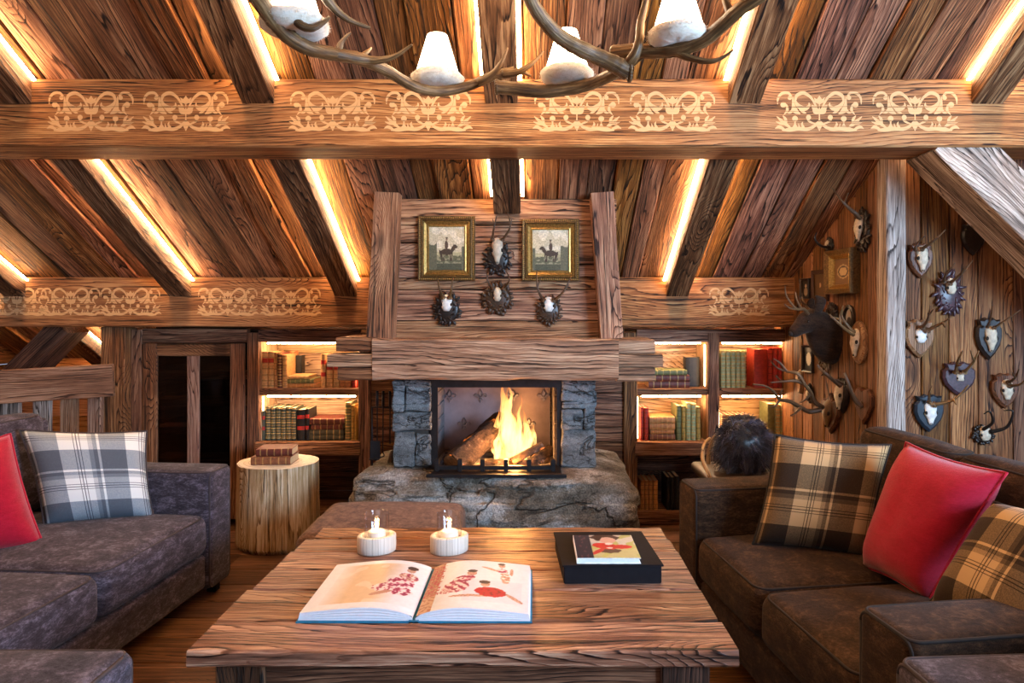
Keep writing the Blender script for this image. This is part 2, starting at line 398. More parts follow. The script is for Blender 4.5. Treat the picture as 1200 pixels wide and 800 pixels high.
def vcol(name, rough=.6, bump=.0, nv=.15, spec=.4, nscale=60):
    m, nt = mat_new(name); g = G(nt); c = g.n('ShaderNodeAttribute', attribute_name='col').outputs['Color']
    tc = g.n('ShaderNodeTexCoord').outputs['Object']; nz = g.noise(tc, nscale, 4, .6); f = g.mr(nz, .3, .7, 1-nv, 1+nv)
    g.out(g.mix(1, c, g.comb(f, f, f), 'MULTIPLY'), rough, nz, bump, .002, 0, spec); return m
M_book = vcol('book_leather', .5, .2, .3); M_print = vcol('print', .45, 0, .05); M_paint = vcol('oil_paint', .5, .4, .35, nscale=140)
M_page = plain('paper', (.78, .80, .86), .6, nvar=.04, nscale=80)
M_pagel = plain('paper_old', (.55, .42, .25), .8, nvar=.2, nscale=200)
M_black = plain('black_cloth', (.008, .006, .008), .75, spec=.2)
M_iron = plain('black_iron', (.022, .020, .022), .45, metal=.6)
M_blue = plain('blue_board', (.0, .16, .30), .5)
def stone(name, a, b, c, sc=1):
    m, nt = mat_new(name); g = G(nt); tc = g.n('ShaderNodeTexCoord').outputs['Object']
    mp = g.n('ShaderNodeMapping'); mp.inputs['Scale'].default_value = (1, 1, 2.6); g.link(tc, mp.inputs[0])
    n1 = g.noise(mp.outputs[0], 3.2*sc, 6, .6, .4); n2 = g.noise(tc, 26*sc, 6, .75); n3 = g.noise(tc, 140*sc, 3, .7)
    col = g.ramp(g.math('ADD', g.math('MULTIPLY', n1, .75), g.math('MULTIPLY', n2, .3)), [(.36, a), (.5, b), (.64, c)])
    sp = g.mr(n3, .40, .62, .62, 1.25); col = g.mix(1, col, g.comb(sp, sp, sp), 'MULTIPLY')
    dk = g.mr(g.noise(mp.outputs[0], 7*sc, 6, .7, 1.6), .56, .66, 0, .75); col = g.mix(dk, col, (.05, .035, .02))
    ck = g.mr(g.math('ABSOLUTE', g.math('SUBTRACT', g.noise(mp.outputs[0], 1.5*sc, 5, .55, .8), .5)), 0, .012, 1, 0); col = g.mix(g.math('MULTIPLY', ck, .85), col, (.03, .022, .015))
    g.out(col, .85, g.math('SUBTRACT', g.math('ADD', n2, g.math('MULTIPLY', n3, .4)), g.math('MULTIPLY', ck, .7)), 1.0, .02, 0, .25); return m
M_hearth = stone('hearth_granite', (.085, .060, .038), (.26, .215, .165), (.62, .60, .57))
M_pillar = stone('pillar_stone', (.10, .11, .115), (.21, .24, .255), (.40, .45, .47), 2)
M_mortar = plain('mortar_dark', (.05, .042, .035), .95)
M_plate = plain('fireback_iron', (.36, .27, .28), .45, metal=.25, nscale=6, nvar=.3)
M_brick = plain('firebrick', (.16, .15, .155), .8)
M_gold = plain('gilt', (.42, .25, .07), .38, metal=.75, nscale=120, nvar=.4, bump=.4)
M_golddk = plain('gilt_dark', (.16, .09, .03), .5, metal=.5, nscale=120, nvar=.5, bump=.5)
M_bone = plain('bone', (.62, .50, .36), .6, nscale=50, nvar=.3)
M_bonew = plain('bone_white', (.80, .76, .70), .55, nscale=50, nvar=.2)
M_socket = plain('socket_dark', (.02, .012, .008), .9)
M_carved = plain('carved_black', (.02, .012, .009), .35, nscale=90, nvar=.5)
M_carvedb = plain('carved_brown', (.055, .026, .012), .4, nscale=90, nvar=.5)
M_carvedp = plain('carved_plum', (.06, .028, .035), .35, nscale=90, nvar=.5)
M_shieldb = plain('shield_blackblue', (.015, .024, .036), .35)
M_shieldr = wood('shield_redbrown', (.03, .009, .004), (.12, .04, .016), (.24, .09, .04), rings=80, tvar=(1, 1), rough=.4)
M_shieldt = wood('shield_tan', (.10, .045, .018), (.30, .14, .06), (.45, .26, .13), rings=80, tvar=(1, 1), rough=.45)
def antler_mat(name, a, b, c):
    m, nt = mat_new(name); g = G(nt); at = g.n('ShaderNodeAttribute', attribute_name='gc').outputs['Vector']
    sp = g.n('ShaderNodeSeparateXYZ'); g.link(at, sp.inputs[0])
    v = g.comb(g.math('MULTIPLY', sp.outputs[0], 14), g.math('MULTIPLY', sp.outputs[1], 160), 0); n = g.noise(v, 1, 4, .6)
    n2 = g.noise(g.n('ShaderNodeTexCoord').outputs['Object'], 7, 3, .6)
    col = g.ramp(g.math('ADD', g.math('MULTIPLY', n, .6), g.math('MULTIPLY', n2, .45)), [(.35, a), (.52, b), (.72, c)])
    g.out(col, .45, n, .6, .004, 0, .4); return m
M_antl = antler_mat('antler', (.022, .009, .003), (.135, .064, .021), (.46, .28, .125))
M_antd = antler_mat('antler_dark', (.02, .008, .003), (.09, .040, .016), (.30, .17, .08))
M_hornb = plain('horn_black', (.012, .009, .008), .35, nscale=90)
M_hide = fabric('deer_hide', (.012, .006, .004), (.035, .017, .009), (.08, .04, .022), sheen=.1)
M_wool = fabric('sheepskin', (.70, .58, .42), (.90, .80, .66), (.96, .90, .80), sheen=.6, sc=3)
def mk_shade():
    m, nt = mat_new('lamp_shade'); g = G(nt); p = g.n('ShaderNodeBsdfPrincipled'); p.inputs['Base Color'].default_value = (.95, .9, .8, 1)
    p.inputs['Emission Color'].default_value = (1, .80, .56, 1); p.inputs['Emission Strength'].default_value = SHADE_STRENGTH
    o = g.n('ShaderNodeOutputMaterial'); g.link(p.outputs[0], o.inputs[0]); return m
M_shade = mk_shade()
def glass(name, col=(1, 1, 1), rough=.0, tint=None):
    m, nt = mat_new(name); g = G(nt)
    gl = g.n('ShaderNodeBsdfGlossy'); gl.inputs['Roughness'].default_value = .02; t = g.n('ShaderNodeBsdfTransparent'); t.inputs[0].default_value = (*col, 1)
    lw = g.n('ShaderNodeLayerWeight'); lw.inputs[0].default_value = .3
    mx = g.n('ShaderNodeMixShader'); g.link(g.math('MULTIPLY_ADD', g.math('POWER', lw.outputs['Facing'], 2.2), .75, .05), mx.inputs[0]); g.link(t.outputs[0], mx.inputs[1]); g.link(gl.outputs[0], mx.inputs[2])
    o = g.n('ShaderNodeOutputMaterial'); g.link(mx.outputs[0], o.inputs[0]); return m
M_glass = glass('clear_glass', (.97, .98, 1)); M_dglass = glass('dark_glass', (.35, .30, .28))
M_wax = plain('wax', (.85, .80, .72), .4, nvar=.05)
M_birch = wood('candle_wood', (.62, .52, .42), (.72, .64, .55), (.82, .76, .68), rings=60, warp=6, crack=.0, knots=.0, tvar=(1, 1), bump=.2)
def flame_mat(name, s=1.0):
    m, nt = mat_new(name); g = G(nt); tc = g.n('ShaderNodeTexCoord').outputs['Object']
    at = g.n('ShaderNodeAttribute', attribute_name='tone').outputs['Fac']     # height up the flame, 0..1
    mp = g.n('ShaderNodeMapping'); mp.inputs['Scale'].default_value = (45, 45, 9); g.link(tc, mp.inputs[0])
    n = g.noise(mp.outputs[0], 1, 4, .6, .6)
    col = g.ramp(at, [(0, (1, .42, .08)), (.35, (1, .62, .20)), (1, (1, .20, .02))])
    lw = g.n('ShaderNodeLayerWeight'); lw.inputs[0].default_value = .35
    core = g.math('POWER', g.math('SUBTRACT', 1, lw.outputs['Facing']), 1.6)
    a = g.math('MULTIPLY', core, g.mr(n, .36, .58, .08, 1)); a = g.math('MULTIPLY', a, g.mr(at, .55, 1, 1, .12)); a = g.math('MULTIPLY', a, .72)
    e = g.n('ShaderNodeEmission'); g.link(col, e.inputs[0]); g.link(g.mr(at, 0, 1, 3.4*s, 1.8*s), e.inputs[1])
    t = g.n('ShaderNodeBsdfTransparent'); mx = g.n('ShaderNodeMixShader'); g.link(a, mx.inputs[0]); g.link(t.outputs[0], mx.inputs[1]); g.link(e.outputs[0], mx.inputs[2])
    o = g.n('ShaderNodeOutputMaterial'); g.link(mx.outputs[0], o.inputs[0]); return m
M_flame = flame_mat('flame')
M_nichev = emis('led_niche_side', (1.0, .66, .36), 14)
M_candle = emis('candle_flame', (1, .62, .25), 18)
def mk_ember():
    m, nt = mat_new('charred_wood'); g = G(nt); tc = g.n('ShaderNodeTexCoord').outputs['Object']
    n = g.noise(tc, 30, 5, .7); n2 = g.noise(tc, 12, 3, .6)
    c = g.ramp(n, [(.35, (.012, .008, .006)), (.6, (.09, .055, .035)), (.75, (.35, .28, .24))])
    g.out(c, .85, n, .9, .01, 0, .3, Emission_Color=(1, .22, .03, 1), Emission_Strength=g.math('MULTIPLY', g.mr(n2, .60, .72, 0, 1), 1.2)); return m
M_char = mk_ember()
# ------------------------------------------------------------------ the room
XL, XR, YB = -3.5, 2.9, -2.6
bm = new_bm(); y = YB
while y < 5.6:                                      # floorboards run left to right
    wd = U(.15, .2); x = XL-U(0, 2)
    while x < XR+.1:
        L = U(1.5, 2.6); wbox(bm, max(x, XL-.1), min(x+L-.002, XR+.1), y, y+wd-.003, -.03, 0, 'x', wav=.0003, ch=.002, seg=1); x += L
    y += wd
struct('floor', bm, M_floor)

# roof boarding, front slope (towards the camera's far side) with planks down the slope
def roof_pt(x, Y, up=0): return V((x, Y, rz(Y)))-SN*up
RAFX = [-2.85, -1.94, -1.03, -.12, .79, 1.70, 2.61]
bm = new_bm(); x = XL-.15
while x < XR+.1:
    wd = U(.095, .165); lift = random.choice([0, 0, .012, .02, .026])
    Y1 = 5.75 if x < -2.0 else 4.0
    if x+wd > 1.58: Y1 = 3.05
    A = roof_pt(x+wd/2, RID, .018+lift); B = roof_pt(x+wd/2, Y1, .018+lift)
    beam(bm, A, B, wd-U(.002, .009), .03, -SN, wav=.0016, ch=.004, seg=.15); x += wd
bx0 = [roof_pt(XL-.2, RID, .07), roof_pt(XR+.2, RID, .07), roof_pt(XR+.2, 5.9, .07), roof_pt(XL-.2, 5.9, .07)]
up = V((0, 0, .03)); vs = [bm.verts.new(p) for p in bx0]+[bm.verts.new(p+up) for p in bx0]
for q in ((0, 1, 2, 3), (7, 6, 5, 4), (0, 4, 5, 1), (1, 5, 6, 2), (2, 6, 7, 3), (3, 7, 4, 0)): bm.faces.new([vs[i] for i in q])
struct('ceiling', bm, M_ceil)
bm = new_bm(); x = XL-.1                              # rear slope behind the camera
zr = rz(RID)
while x < XR+.1:
    wd = U(.15, .22); beam(bm, (x+wd/2, RID, zr+.02), (x+wd/2, YB-.1, zr-.585*(RID-YB)+.02), wd-.004, .04, (0, .5, .85), seg=1, wav=.001); x += wd
struct('ceiling', bm, M_ceil)

# walls
def side_wall_x(Y): return side_x(Y)
bm = new_bm(); Y = 3.98                               # right side wall, vertical boards
A = V((side_x(4.0), 4.0, 0)); B = V((1.50, 2.92, 0)); d = (B-A).normalized(); L = (B-A).length; t = 0
while t < L-.02:
    wd = min(U(.09, .15), L-t); p = A+d*(t+wd/2); nr = V((-d.y, d.x, 0)).normalized()
    if nr.x > 0: nr = -nr
    top = rz(p.y)+.03
    beam(bm, p-nr*.02+V((0, 0, -.02)), p-nr*.02+V((0, 0, top)), wd-.004, .04, nr, wav=.0015, seg=.15); t += wd
struct('wall_right', bm, M_wall)
bm = new_bm(); x = 1.575
for wd in (.085, .12, .125, .15, .14, .13, .15, .14, .16, .15):       # boards facing the room, right of the corner post
    beam(bm, (x+wd/2, 2.94, -.02), (x+wd/2, 2.94, rz(2.94)+.03), wd-.005, .04, (0, 1, 0), wav=.0015, seg=.15, tone=U(.1, .9)); x += wd
struct('wall_back_right', bm, M_wall)
bm = new_bm()
beam(bm, (1.535, 2.93, 0), (1.535, 2.93, rz(2.93)+.02), .082, .09, (0, 1, 0), tone=.6, ch=.006)
struct('trim_1', bm, M_pale)
bm = new_bm(); z = -.02                               # far wall boards behind the cabinets and chimney
while z < 1.36:
    wd = U(.12, .17)
    if z+wd > 1.36: wd = 1.37-z
    wbox(bm, -2.30, 1.50, 4.16, 4.20, z, z+wd-.004, 'x', seg=.4); z += wd
struct('wall_back', bm, M_dark)
bm = new_bm(); z = -.02                               # boards flush with the cabinets either side of the fireplace
while z < 1.10:
    wd = U(.07, .12)
    for (a, b) in ((-.925, -.50), (.12, .515)): wbox(bm, a, b, 3.87, 3.90, z, min(z+wd-.004, 1.12), 'x', seg=.12)
    z += wd
struct('wall_fireside', bm, M_mid)
M_nook = wood('wood_nook', (.20, .07, .018), (.50, .22, .07), (.66, .34, .13), rings=30, warp=8, crack=.3, knots=.4, tvar=(.85, 1.1))
bm = new_bm(); z = -.02
while z < .86:                                        # orange boards beyond the railing
    wbox(bm, XL, -2.30, 4.62, 4.66, z, z+.125, 'x', seg=.5); z += .13
wbox(bm, -2.30, -2.26, 4.2, 4.64, 0, 1.15, 'z', seg=.4)
struct('wall_left_nook', bm, M_nook).name = 'wall_nook'
bm = new_bm(); z = -.02
while z < 3.3:                                        # left wall and right outer wall with the window opening
    wbox(bm, XL-.05, XL, YB, 5.7, z, z+.17, 'y', seg=1); z += .175
struct('wall_left', bm, M_wall)
bm = new_bm(); z = -.02
while z < 3.3:
    if .98 < z+.1 < 2.05:
        wbox(bm, XR, XR+.05, YB, -1.05, z, z+.17, 'y', seg=1); wbox(bm, XR, XR+.05, .75, 3.0, z, z+.17, 'y', seg=1)
    else: wbox(bm, XR, XR+.05, YB, 3.0, z, z+.17, 'y', seg=1)
    z += .175
struct('wall_right_outer', bm, M_wall)
bm = new_bm(); z = -.02
while z < 3.3:
    if .95 < z+.1 < 2.5:
        wbox(bm, XL, -2.0, YB-.05, YB, z, z+.17, 'x', seg=1); wbox(bm, 1.4, XR, YB-.05, YB, z, z+.17, 'x', seg=1)
    else: wbox(bm, XL, XR, YB-.05, YB, z, z+.17, 'x', seg=1)
    z += .175
struct('wall_front', bm, M_wall)
def window(name, pts_fn, a0, a1, z0, z1, n):
    bm = new_bm()
    for i in range(n+1):
        a = a0+(a1-a0)*i/n; beam(bm, pts_fn(a, z0), pts_fn(a, z1), .06, .06, pts_fn(1, 0)-pts_fn(0, 0), seg=1)
    for z in (z0, z1): beam(bm, pts_fn(a0, z), pts_fn(a1, z), .06, .06, seg=1)
    struct(name, bm, M_mid)
window('window_1', lambda a, z: V((XR+.02, a, z)), -1.05, .75, .93, 2.08, 2)
window('fill_window_rear', lambda a, z: V((a, YB-.03, z)), -2.0, 1.4, .9, 2.55, 3)  # unseen rear window, added to go with the soft fill

# ------------------------------------------------------------------ rafters with their light strips
rlab = ['rafter at the left edge, behind the end of the railing nook', 'sloping rafter furthest left over the left scroll work, long light strip on its right',
        'sloping rafter over the glazed cabinet, second from left', 'central rafter running down onto the top of the chimney breast',
        'sloping rafter just right of the chimney breast', 'rafter at upper right corner, ending above the right sofa wall', 'rafter at far right over the diagonal brace, out of sight behind the cross beam']
bms = []
for i, X in enumerate(RAFX):
    Y1 = [5.6, 3.80, 3.80, 3.17, 3.80, 2.9, 2.9][i]
    if i == 1: Y1 = 3.85
    t = thing('rafter', rlab[i], 'rafter', (X, RID+.03, rz(RID+.03)), 'rafters under the sloping roof')
    bm = new_bm(); A = roof_pt(X, RID+.03, -.045); B = roof_pt(X, Y1, -.045)
    beam(bm, A, B, .122, .088, -SN, wav=.0012, ch=.004, tone=.5, seg=.1); shift(bm, -t.location)
    obj('timber', bm, M_raft, t)
    bm = new_bm()
    for s in (-1, 1):
        A = roof_pt(X+s*.070, RID+.1, -.012); B = roof_pt(X+s*.070, Y1-.03 if i != 3 else 3.14, -.012)
        beam(bm, A, B, .014, .006, -SN, wav=0, ch=.001, seg=4)
    shift(bm, -t.location); obj('light_strip', bm, M_led, t)

# ------------------------------------------------------------------ painted scroll work
def ribbon(pts, ws, n=5):
    s = spline([(p[0], p[1], w_) for p, w_ in zip(pts, ws)], n); L = []; Rr = []
    for i, q in enumerate(s):
        a = s[max(i-1, 0)]; b = s[min(i+1, len(s)-1)]; d = V((b.x-a.x, b.y-a.y)).normalized(); nn = V((-d.y, d.x))
        L.append((q.x+nn.x*q.z/2, q.y+nn.y*q.z/2)); Rr.append((q.x-nn.x*q.z/2, q.y-nn.y*q.z/2))
    return [(L[i], L[i+1], Rr[i+1], Rr[i]) for i in range(len(s)-1)]
def ball(x, y, r): return [tuple((x+r*math.cos(2*PI*k/10), y+r*math.sin(2*PI*k/10)) for k in range(10))]
HALF = []
HALF += ribbon([(-48, 9), (-47.5, 16), (-43, 21.5), (-36, 22), (-32, 18)], [.8, 2.6, 3.2, 3, 2])+ball(-34, 16.5, 2.6)
HALF += ribbon([(-41, -3), (-37, 2), (-38, 8), (-42, 9)], [.6, 3.2, 2.4, 2])+ball(-41.5, 8.5, 3.4)
HALF += ribbon([(-28, 12), (-26, 19), (-18, 22), (-10, 17), (-5, 9), (-1, 0)], [2.2, 3.8, 4.0, 3, 2.2, 1.5])
HALF += ribbon([(-28, 13), (-24, 7), (-17, 4), (-12, 7), (-12, 11)], [2.2, 5, 5.4, 3, 1]) + ribbon([(-22, 4), (-18, 0), (-15, -1)], [4, 3, .5])
HALF += ribbon([(-30.5, 18), (-30, 9), (-28, 2), (-22, -2)], [1.2, 3.4, 6.4, .8])+ribbon([(-29, 5), (-33, 0), (-37, -1)], [3, 3, .5])
HALF += ribbon([(0, 0), (-6, 5), (-9, 8)], [3, 5, .8])+ribbon([(0, -1), (-5, 0), (-8, 3)], [3, 4, .6])
HALF += [((0, 19), (-3, 15), (-6.5, 17), (-5, 11), (0, 9))]
HALF += ribbon([(0, 9), (0, -10)], [1.4, 1.4], 2)
HALF += ribbon([(0, -9), (-6, -16), (-14, -19.5), (-24, -19), (-34, -20), (-43, -21)], [1.6, 3.4, 4, 4.2, 5, 1])
HALF += ribbon([(-3, -14), (-9, -12), (-13, -9), (-12, -6)], [.8, 2.2, 2.6, 2])+ball(-12.5, -6, 3)
HALF += [((0, -10), (-3.4, -15.5), (0, -22))]
HALF += ribbon([(-28, -18), (-28, -13), (-28, -8)], [7, 1.6, 4])+ball(-28, -7.5, 3.4)
HALF += ribbon([(-33, -18), (-41, -12), (-49, -5)], [1.5, 4.4, .8])+ribbon([(-37, -14), (-44, -13), (-50, -11)], [1, 3, .6])+ribbon([(-38, -13), (-39, -8), (-42, -4)], [2, 3.4, .8])
HALF += ribbon([(-40, -20), (-46, -17), (-51, -19)], [2, 4, .6])
HALF += ribbon([(-18, -18), (-20, -14), (-19, -11)], [3, 2.4, .6])+ribbon([(-23, -18), (-24, -13)], [2.4, .6], 2)
def stencil(parent, cx, cz, y, wd, fade=1):
    bm = new_bm(); k = wd/102.0
    for sgn in (1, -1):
        for poly in HALF:
            pts = [V((p[0]*sgn*k, -.0001*U(0, 1), p[1]*k)) for p in poly]
            if sgn == 1: pts.reverse()
            try: bm.faces.new([bm.verts.new(p) for p in pts])
            except ValueError: pass
    o = obj('stencil_ornament', bm, M_sten, parent); o.location = V((cx, y, cz))-parent.location; return o

# main cross beam
Y1 = 2.555
t = thing('cross_beam', 'massive horizontal cross beam over the room with eight pale painted scroll ornaments', 'beam', (0, Y1+.11, 1.827))
bm = new_bm(); wbox(bm, XL, XR, Y1, Y1+.22, 1.827, 2.082, 'x', tone=.5, wav=.0006, ch=.006, seg=.1); shift(bm, -t.location); obj('timber', bm, M_beam, t)
for px in (107, 218, 390, 502, 676, 788, 960, 1072):
    p = P(px, 131.5, Y1); stencil(t, p.x, p.z, Y1-.0016, .332)
# wall plate at the back
YP = 3.75
for (a, b, lab, lst) in ((XL, -.72, 'lower horizontal wall plate left of the chimney, with painted scroll ornaments', (20, 83, 153, 267, 341)), (.42, 1.46, 'lower horizontal wall plate right of the chimney, with one painted scroll ornament', (866,))):
    t = thing('wall_plate', lab, 'beam', ((a+b)/2, YP+.1, 1.122)); bm = new_bm()
    wbox(bm, a, b, YP, YP+.2, 1.122, 1.395, 'x', tone=.35, wav=.0006, ch=.006, seg=.1); shift(bm, -t.location); obj('timber', bm, M_beam, t)
    for px in lst:
        p = P(px, 354, YP); stencil(t, p.x, p.z, YP-.0016, .34)
# diagonal brace on the right
bm = new_bm(); A = P(1113, 175, 2.66); A = V((1.575+.02, 2.665, 1.86)); B = V((2.86, 2.665, .60))
beam(bm, A-(B-A).normalized()*.03, B, .20, .185, V((0, -1, 0)).cross(B-A), tone=.5, seg=.1)
tag(obj('diagonal_brace', bm, M_brace), 'broad pale-faced diagonal brace descending right from the cross beam', 'beam')
# brace in the nook on the left
bm = new_bm(); A = P(20, 455, 3.92); B = P(95, 368, 3.92)
A = P(-40, 505, 4.02); B = P(84, 381, 4.02)
beam(bm, A, B, .2, .12, V((0, -1, 0)).cross(B-A), tone=.3, seg=.1)
tag(obj('nook_brace', bm, M_dark), 'dark diagonal brace behind the railing, under the wall plate at far left', 'beam')

# ------------------------------------------------------------------ railing at far left
t = thing('railing', 'plain plank railing with wide boards and top rail, behind the left sofa', 'railing', (-2.75, 3.8, 0))
bm = new_bm(); A = P(-60, 457, 3.50); B = P(133, 445, 3.70); beam(bm, A, B, .035, .175, tone=.5, seg=.1); shift(bm, -t.location); obj('top_rail', bm, M_rail, t)
for (x0, x1, y1) in ((-42, -18, 470), (2, 24, 470), (40, 60, 466), (72, 91, 463), (104, 120, 461)):
    c = (x0+x1)/2; Y = 3.56+.2*(c+60)/193; a = P(c, y1-12, Y+.02); b = V((a.x, a.y, .05))
    bm = new_bm(); beam(bm, b, a, (x1-x0)*Y/FPX, .03, (0, 1, 0), seg=.1); shift(bm, -t.location); obj('baluster', bm, M_pale if x1 < 70 else M_rail, t)
bm = new_bm(); wbox(bm, P(118, 0, 3.79).x, P(146, 0, 3.79).x, 3.79, 3.90, 0, 1.12, 'z', tone=.5, seg=.12)
tag(obj('railing_post', bm, M_mid), 'square timber post at right end of the railing, beside the glazed cabinet', 'post')
point('nook_lamp', (-2.9, 4.1, .95), 4, (1, .62, .3), .05)
bm = new_bm(); wbox(bm, XL, -2.30, 4.56, 4.62, 0, .08, 'x', seg=.5); struct('baseboard_nook', bm, M_mid)

# ------------------------------------------------------------------ chimney breast
t = thing('chimney_breast', 'wood-clad chimney breast between the two sloping posts above the mantel', 'chimney breast', (-.175, 3.5, .48))
bm = new_bm(); zs = [1.065, 1.168, 1.312, 1.367, 1.43, 1.53, 1.612, 1.735]
for i in range(len(zs)-1):
    z0, z1 = zs[i], zs[i+1]-.005; f = .008 if i == 6 else U(0, .004)
    wbox(bm, -.735, .385, 3.17-f, 3.21, z0, z1, 'x', tone=[.5, .7, .35, .55, .3, .6, .9][i], wav=.0015, seg=.12)
shift(bm, -t.location); obj('cladding', bm, M_breast, t)
bm = new_bm(); box(bm, -.74, .39, 3.212, 3.8, 1.07, 1.34); box(bm, -.74, .39, 3.212, 3.45, 1.341, 1.53); shift(bm, -t.location); obj('core', bm, M_dark, t)
for (a, b, w0, w1, tn_) in (((447, 396), (455.5, 227), 31, 29, .75), ((716, 396), (704.5, 227), 26, 27, .7)):
    bm = new_bm(); A = P(*a, 3.13); B = P(*b, 3.13); beam(bm, A, B, w0*3.1/FPX, .09, (0, 1, 0), tone=tn_, w2=w1*3.1/FPX, seg=.1, ch=.003); shift(bm, -t.location)
    obj('sloping_post', bm, M_breast, t)
# mantel
t = thing('mantel', 'heavy timber mantel beam with stepped block ends over the fireplace', 'mantel', (-.18, 3.1, .9))
bm = new_bm(); Ym = 3.02
wbox(bm, P(436, 0, Ym).x, P(725, 0, Ym).x, Ym, Ym+.17, .906, 1.088, 'x', tone=.6, wav=.0035, ch=.009, seg=.07); shift(bm, -t.location); obj('main_beam', bm, M_mantel, t)
bm = new_bm(); wbox(bm, P(383, 0, Ym).x, P(777, 0, Ym).x, Ym+.004, Ym+.15, P(0, 430, Ym).z, P(0, 415, Ym).z, 'x', tone=.35, seg=.1); shift(bm, -t.location); obj('tongue', bm, M_mantel, t)
for (x0, x1, y0, y1) in ((393, 437, 395.5, 412), (395, 437, 430.5, 446), (724, 768, 398, 414), (723, 768, 431, 447)):
    bm = new_bm(); wbox(bm, P(x0, 0, Ym).x, P(x1, 0, Ym).x, Ym+.008, Ym+.33, P(0, y1, Ym).z, P(0, y0, Ym).z, 'x', tone=.2, ch=.006, seg=.05); shift(bm, -t.location); obj('end_block', bm, M_mantel if x0 > 600 else M_mid, t)
# stone pillars
def rock(bm, x0, x1, y0, y1, z0, z1, amp=.008, n=7, r=.014):
    n0 = rbox(bm, x1-x0, y1-y0, z1-z0, r, 0, n)
    c = V(((x0+x1)/2, (y0+y1)/2, (z0+z1)/2)); s = V((U(0, 9), U(0, 9), U(0, 9)))
    for v in list(bm.verts)[n0:]:
        p = v.co+c; d = V((mn.noise(p*14+s), mn.noise(p*14+s+V((5, 0, 0))), mn.noise(p*14+s+V((0, 5, 0)))))+.5*V((mn.noise(p*45+s), mn.noise(p*45), mn.noise(p*45+V((3, 3, 3)))))
        v.co = p+d*amp
def pillar(name, label, cells, pil):
    t = thing(name, label, 'stone pillar', (P(sum(pil)/2, 0, 3.2).x, 3.28, .47))
    bm = new_bm()
    for (x0, x1, y0, y1) in cells:
        a = P(x0, y1, 3.2); b = P(x1, y0, 3.2); rock(bm, a.x+.0005, b.x-.0005, 3.2-U(0, .014), 3.40, a.z+.0005, b.z-.0005, .009, 9, .009)
    shift(bm, -t.location); obj('stone_blocks', bm, M_pillar, t, True)
    bm = new_bm(); a = P(pil[0]+2, 548, 3.21); b = P(pil[1]-2, 446, 3.21); box(bm, a.x, b.x, 3.215, 3.38, a.z, b.z+.02); shift(bm, -t.location); obj('mortar', bm, M_mortar, t)
pillar('stone_pillar', 'rough grey stone pillar left of the fire, beside the hanging fire tools',
       [(460, 474, 446, 483), (474, 505, 452, 482), (460, 506, 483, 505), (461, 486, 505, 547), (487, 505, 508, 520), (487, 505, 520, 546), (474, 505, 445, 453)], (460, 506))
pillar('stone_pillar', 'rough blue-grey stone pillar right of the fire',
       [(658, 698, 446, 460), (658, 676, 460, 470), (677, 698, 460, 478), (658, 683, 470, 478), (658, 683, 479, 492), (684, 698, 478, 503), (658, 683, 492, 503), (657, 698, 503, 548)], (657, 698))
bm = new_bm(); rock(bm, P(460, 0, 3.2).x, P(698, 0, 3.2).x, 3.24, 3.40, .895, 1.0, .004)
tag(obj('lintel', bm, M_mortar, smooth=True), 'dark stone lintel above the fire opening, under the mantel', 'lintel')
# fire recess: steel frame, fireback with lilies
t = thing('firebox', 'black steel-framed fire recess with iron fireback bearing raised lilies', 'fireplace', (-.18, 3.4, .47))
L = t.location
bm = new_bm(); zb, zt = .47, .852; x0, x1 = P(505, 0, 3.22).x, P(660, 0, 3.22).x
box(bm, x0-.01, x0+.032, 3.215, 3.235, zb, zt+.03); box(bm, x1-.03, x1+.01, 3.215, 3.235, zb, zt+.03); box(bm, x0-.09, x1+.05, 3.205, 3.235, zt, zt+.045)
shift(bm, -L); obj('steel_frame', bm, M_iron, t)
bx0_, bx1_ = -.475, .10
bm = new_bm(); box(bm, bx0_, bx1_-.01, 3.62, 3.65, zb-.02, 1.0); shift(bm, -L); fb = obj('fireback', bm, M_plate, t)
def lily(cx, cz, s=.034):
    bm = new_bm()
    pet = [(0, 1.15), (-.28, .72), (-.36, .3), (-.14, -.05), (.14, -.05), (.36, .3), (.28, .72)]
    prism(bm, [(a*s, b*s) for a, b in pet], T_(cx, 3.62, cz), .012, .35)
    for g_ in (1, -1):
        sd = [(.12, -.05), (.42, .35), (.78, .48), (1.05, .2), (.92, -.12), (.74, -.02), (.8, .12), (.62, .14), (.42, -.1), (.3, -.2)]
        pts = [(a*s*g_, b*s) for a, b in sd]
        prism(bm, pts if g_ < 0 else pts[::-1], T_(cx, 3.62, cz), .010, .25)
    prism(bm, [(-.5*s, -.08*s), (-.5*s, -.24*s), (.5*s, -.24*s), (.5*s, -.08*s)], T_(cx, 3.62, cz), .012)
    prism(bm, [(a*s, b*s) for a, b in ((-.12, -.2), (-.36, -.6), (-.1, -.62), (0, -1.0), (.1, -.62), (.36, -.6), (.12, -.2))], T_(cx, 3.62, cz), .010, .3)
    shift(bm, -L); obj('lily_relief', bm, M_plate2, fb)
M_plate2 = plain('lily_iron', (.33, .29, .31), .32, metal=.85, nscale=20)
for (px, py) in ((527, 464), (563, 464), (601, 464), (637, 464), (544, 497), (582, 497), (620, 497), (638, 532), (527, 532), (563, 532)):
    p = P(px, py, 3.62); lily(p.x, p.z)
for xb in (bx1_+.012, bx0_-.012):
    bm = new_bm()
    for i in range(6):
        for s_ in range(3): rbox(bm, .03, .124, .064, .004, 0, 1, T_(xb, 3.302+s_*.128, zb+i*.068+.032))
    shift(bm, -L); obj('firebrick_lining', bm, M_brick, t)
bm = new_bm(); box(bm, bx0_-.03, bx1_+.03, 3.2, 3.65, zb-.03, zb+.003); shift(bm, -L); obj('fire_bed', bm, M_iron, t)
